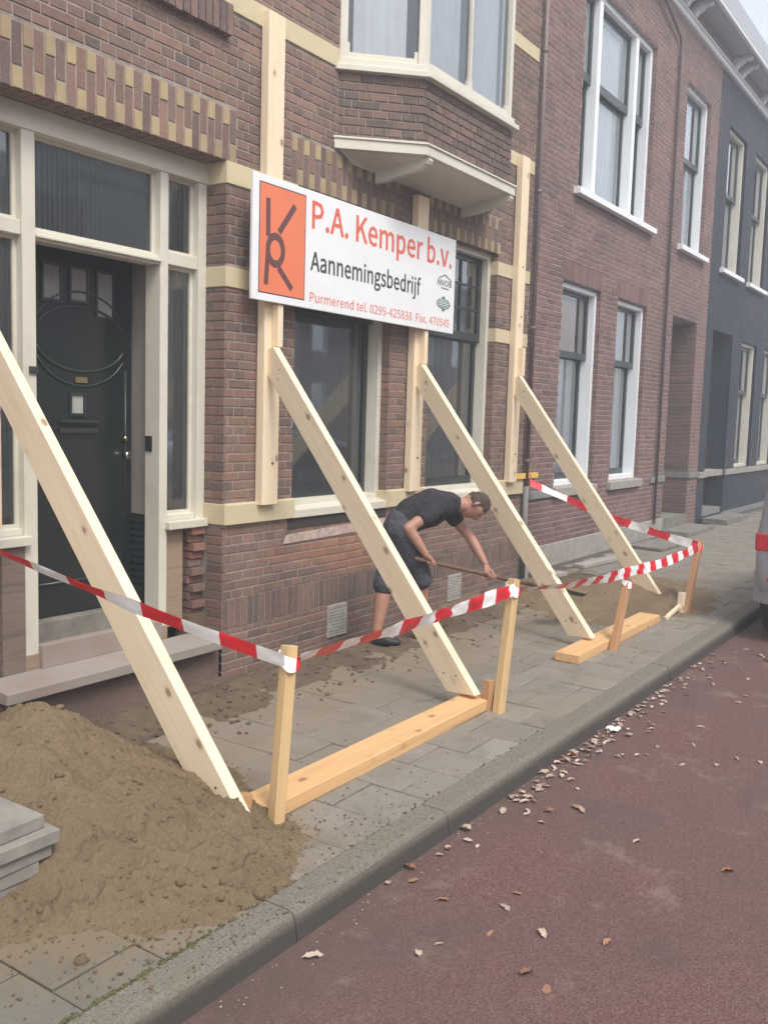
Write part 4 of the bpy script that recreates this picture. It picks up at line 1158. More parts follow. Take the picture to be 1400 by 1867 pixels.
def brace(head, foot, dp_, label, th=.055, foot_cut=0.0):
    """head = wall-side top of the upper edge (left face), foot = where that edge ends; board lies below this edge"""
    h, f = Vector(head), Vector(foot)
    d = (h - f); L = d.length; dn_ = d.normalized()
    hor = Vector((dn_.x, dn_.y, 0)).normalized()
    side = Vector((hor.y, -hor.x, 0))
    if side.x < 0: side = -side
    up = dn_.cross(side);
    if up.z < 0: up = -up
    c0 = f + side * th / 2 - up * dp_ / 2
    slope = math.atan2(dn_.z, math.hypot(dn_.x, dn_.y))
    def cuts(LL, W):
        # foot: level cut; head: level cut at the top then plumb cut against the post
        tb = W / math.tan(slope)            # where the lower edge meets the level of the foot
        hp = .065
        # plumb line through wall: along-beam offset at lower edge = -W*tan(slope)
        return [(tb - foot_cut, -W / 2), (LL - W * math.tan(slope) + .06 * 1.6, -W / 2), (LL + .06 * 0.5, W / 2 - .052), (LL, W / 2), (0, W / 2)]
    t = timber('brace', c0, c0 + dn_ * L, dp_, th, up, MT['spruce'], None, label, 'timber brace', 'raking braces', cuts=cuts)
    for x_, z_ in ((L - .16, .03), (L - .20, -.02), (.16, .04), (.22, -.03)):
        sc = MB(); sc.tube([(x_, -th / 2 - .0015, z_), (x_, th / 2 + .0015, z_)], .0055, 8)
        me = sc.mesh('screw', MT['bracket_metal']); so_ = bpy.data.objects.new('screw', me); COL.objects.link(so_); so_.parent = t
    return t
brace((2.735, 4.265, 2.10), (2.602, 2.385, .080), .185, 'nearest slanting brace, its foot buried in the big sand heap', .055)
brace((4.905, 4.265, 2.10), (4.585, 2.44, .088), .170, 'slanting brace below the left end of the sign, its foot on the long front plank', .055, .03)
brace((6.815, 4.265, 2.10), (6.40, 2.47, .085), .165, 'slanting brace between the stooping worker and the far brace, foot on the far plank', .055, .03)
brace((8.700, 4.265, 2.10), (8.40, 2.55, .02), .165, 'farthest slanting brace, its foot pushed into the low sand bank', .05)

def plank(x0, x1, y0, y1, label):
    return timber('foot_plank', (x0, (y0 + y1) / 2, .031), (x1, (y0 + y1) / 2 + .004, .031), .175, .060, (0, 1, 0), MT['spruce_orange'], None, label, 'plank', 'foot planks')
plank(2.78, 4.74, 2.383, 2.558, 'long orange-toned plank on the pavement at the front, between the first two tape stakes')
plank(5.945, 7.70, 2.375, 2.550, 'shorter plank farther along the pavement, under the foot of the third brace')

def stake(base, top, label, mat='stake', s=.052, cat='stake', grp='stakes driven along the pavement', nm='tape_stake'):
    b_, t_ = Vector(base), Vector(top)
    d = (t_ - b_).normalized()
    return timber(nm, b_ - d * .12, t_, s, s, (0.25, 1, 0), MT[mat], None, label, cat, grp, bevel=.004)
S1b, S1t = (2.765, 2.350, -.02), (2.905, 2.410, .705)
S2b, S2t = (4.66, 2.325, 0), (4.86, 2.36, .735)
S3b, S3t = (6.50, 2.335, 0), (6.82, 2.37, .47)
S4b, S4t = (8.22, 2.32, 0), (8.73, 2.37, .585)
stake(S1b, S1t, 'nearest tape stake, standing at the edge of the big sand heap')
stake(S2b, S2t, 'tape stake beside the far end of the long front plank')
stake(S3b, S3t, 'short brown stake crossing the far plank', 'stake_brown', .05)
stake(S4b, S4t, 'farthest tape stake, thin and reddish, where the tape turns back to the wall', 'stake_brown', .05)
stake((2.665, 2.44, -.02), (2.69, 2.45, .135), 'brown peg behind the nearest tape stake, at the end of the long plank', 'stake_brown', .05, 'peg', 'short pegs holding the planks', 'peg')
stake((4.66, 2.395, -.02), (4.675, 2.40, .17), 'brown peg behind the stake at the far end of the long front plank', 'stake_brown', .05, 'peg', 'short pegs holding the planks', 'peg')
stake((8.17, 2.35, -.02), (8.19, 2.35, .19), 'pale peg at the foot of the farthest tape stake', 'spruce', .05, 'peg', 'short pegs holding the planks', 'peg')
stake((7.95, 2.37, .03), (8.16, 2.36, .07), 'thin pale lath lying between the far plank and the last stake', 'spruce', .03, 'lath', None, 'lath')

# ------------------------------------------------------------------ barrier tape
MT['tape_red'] = plain('tape_red', (0.80, 0.022, 0.040), 0.35, var=0.08)
MT['tape_white'] = plain('tape_white', (0.96, 0.97, 0.98), 0.35, var=0.05)
def tape(pts, label, width=.07, sag=.03, seg_len=.16, phase=0, twist=None, fold=1, wv=1.0):
    """ribbon through pts with sag between them, red and white blocks; twist = list of widths factors along"""
    P = []
    for a, b_ in zip(pts, pts[1:]):
        a, b_ = Vector(a), Vector(b_); L = (b_ - a).length; n = max(4, int(L / .02))
        for k in range(n):
            t = k / n; p = a.lerp(b_, t); p.z -= sag * L * 4 * t * (1 - t) * .5; P.append(p)
    P.append(Vector(pts[-1]))
    s = 0; m = MB(); prev = None; total = sum((q - p).length for p, q in zip(P, P[1:]))
    for k, p in enumerate(P):
        if k: s += (p - P[k - 1]).length
        d = (P[min(k + 1, len(P) - 1)] - P[max(k - 1, 0)]).normalized()
        side = d.cross(Vector((0, 0, 1))).normalized()
        tw = twist(s / total) if twist else 0.25
        up = (Vector((0, 0, 1)) * math.cos(tw) + side * math.sin(tw)).normalized()
        wd = width * (1 + .10 * math.sin(s * 9 * wv))
        cr = side * (.004 * math.sin(s * 40) + .008 * noise.noise(Vector((s * 11, phase * 9, 0))))
        up = (up + side * .35 * noise.noise(Vector((s * 6, 3.1, phase * 7)))).normalized()
        i = len(m.v)
        m.v += [tuple(p + up * wd / 2), tuple(p + up * wd * .15 + cr * 1.5 + side * .003), tuple(p - up * wd * .15 - cr), tuple(p - up * wd / 2)]
        if prev is not None:
            c = int((s + phase) / seg_len) % 2
            for q in range(3): m.f.append((prev + q, prev + q + 1, i + q + 1, i + q)); m.m.append(c)
        prev = i
    o = m.build('barrier_tape', [MT['tape_red'], MT['tape_white']], smooth=True, fix=False)
    props(o, label, 'barrier tape', 'red and white barrier tape')
    return o
tape([(2.02, 4.30, 1.19), (2.247, 3.4, 1.055), (2.845, 2.385, .655)], 'red and white tape crossing the nearest brace, from the left edge to the nearest stake', .074, .02, .165, .07, lambda t: 1.30 - .85 * t)
tape([(2.90, 2.375, .655), (4.80, 2.325, .685)], 'red and white tape stretched between the two nearest stakes', .080, .012, .155, .16, lambda t: .92 - .95 * t)
tape([(4.86, 2.325, .685), (6.79, 2.335, .55), (8.60, 2.345, .555)], 'red and white tape hanging between the second stake and the farthest stake', .078, .03, .15, .02, lambda t: 1.32 - 1.5 * min(1, t * 1.7))
tape([(8.62, 2.36, .56), (9.25, 3.4, .675), (9.45, 4.0, .82), (9.2, 4.33, .99)], 'red and white tape going back from the farthest stake to the house wall', .075, .015, .30, .22, lambda t: .3)
def knot(c, s1, label, r=.032, h=.05, white_first=True):
    m = MB(); n = 20
    d = Vector(s1).normalized()
    for k in range(n + 1):
        a = 2 * math.pi * k / n
        rr = r * 1.18 / max(abs(math.cos(a)), abs(math.sin(a))) if True else r
        rr = min(rr, r * 1.45)
        z = .018 * math.sin(a) ; hh = h * (1 + .2 * math.sin(2 * a))
        x, y = c[0] + rr * math.cos(a), c[1] + rr * math.sin(a)
        i = len(m.v); m.v += [(x + d.x * hh / 2, y + d.y * hh / 2, c[2] + z + hh / 2), (x - d.x * hh / 2, y - d.y * hh / 2, c[2] + z - hh / 2)]
        if k: m.f.append((i - 2, i - 1, i + 1, i)); m.m.append(1 if (5 <= k <= 15) == white_first else 0)
    return props(m.build('tape_loop', [MT['tape_red'], MT['tape_white']], smooth=True, fix=False), label, 'barrier tape', 'red and white barrier tape')
knot((2.893, 2.40, .650), (.19, .08, 1), 'white loop of tape wound round the nearest stake')
knot((4.843, 2.357, .680), (.27, .05, 1), 'loop of tape wound round the second stake')
knot((6.81, 2.368, .455), (.6, .1, 1), 'loop of tape on top of the short brown stake', .03, .04)
knot((8.70, 2.367, .55), (.8, .1, 1), 'red loop of tape on the farthest stake', .03, .04, False)

# ------------------------------------------------------------------ sign board
SG = thing('sign_board', (5.97, 4.25, 2.395), 'white contractor sign board with orange logo panel fixed to the timber posts', 'sign')
SX, SZ, SY, SW, SH = 4.66, 2.395, 4.245, 2.635, .815
b = MB(); b.box(SX, SX + SW, SY, SY + .022, SZ, SZ + SH); b.build('board', plain('sign_white', (0.80, 0.81, 0.82), 0.35, var=0.03), SG, bevel=.003)
b = MB(); b.box(4.88, 5.04, SY + .022, 4.317, SZ + .1, SZ + .14); b.box(4.88, 5.04, SY + .022, 4.317, SZ + .6, SZ + .64); b.box(6.79, 6.94, SY + .022, 4.317, SZ + .1, SZ + .14); b.box(6.79, 6.94, SY + .022, 4.317, SZ + .6, SZ + .64)
b.build('spacer_batten', MT['spruce'], SG)
RED = plain('sign_red', (0.72, 0.13, 0.075), 0.4, var=0.03); DARK = plain('sign_black', (0.045, 0.045, 0.06), 0.4, var=0.03); GRN = plain('sign_green', (0.045, 0.16, 0.13), 0.4, var=0.03)
ORG_ = plain('sign_orange', (0.76, 0.20, 0.095), 0.4, var=0.05)
b = MB(); b.box(SX + .062, SX + .545, SY - .0008, SY + .001, SZ + .05, SZ + .768); b.build('logo_outline', DARK, SG)
b = MB(); b.box(SX + .070, SX + .537, SY - .0016, SY + .001, SZ + .058, SZ + .760); pn = b.build('logo_panel', ORG_, SG)
def stroke(b_, p0, p1, w_, y=None):
    y = SY - .0026 if y is None else y
    p0, p1 = Vector((p0[0], 0, p0[1])), Vector((p1[0], 0, p1[1])); d = (p1 - p0).normalized(); n = Vector((-d.z, 0, d.x)) * w_ / 2
    P = [p0 + n, p0 - n, p1 - n, p1 + n]
    b_.hexa([(SX + q.x, y, SZ + q.z) for q in P] + [(SX + q.x, y + .0015, SZ + q.z) for q in P])
LOGO = plain('logo_dark', (0.13, 0.05, 0.045), 0.4, var=0.03)
b = MB()
stroke(b, (.148, .672), (.152, .425), .042); stroke(b, (.425, .672), (.262, .468), .044)
stroke(b, (.152, .335), (.135, .108), .042); stroke(b, (.262, .235), (.405, .108), .044)
n = 32
for k in range(n):
    a0, a1 = 2 * math.pi * k / n, 2 * math.pi * (k + 1) / n
    co = [(cc(a) * 1) for a in (0,) for cc in (math.cos,)]
    P = [(.228 + r_ * math.cos(a) * 1.0, .345 + r_ * 1.18 * math.sin(a)) for r_, a in ((.098, a0), (.098, a1), (.056, a1), (.056, a0))]
    b.hexa([(SX + p[0], SY - .0030, SZ + p[1]) for p in P] + [(SX + p[0], SY - .0012, SZ + p[1]) for p in P])
b.build('logo_mark', LOGO, SG)
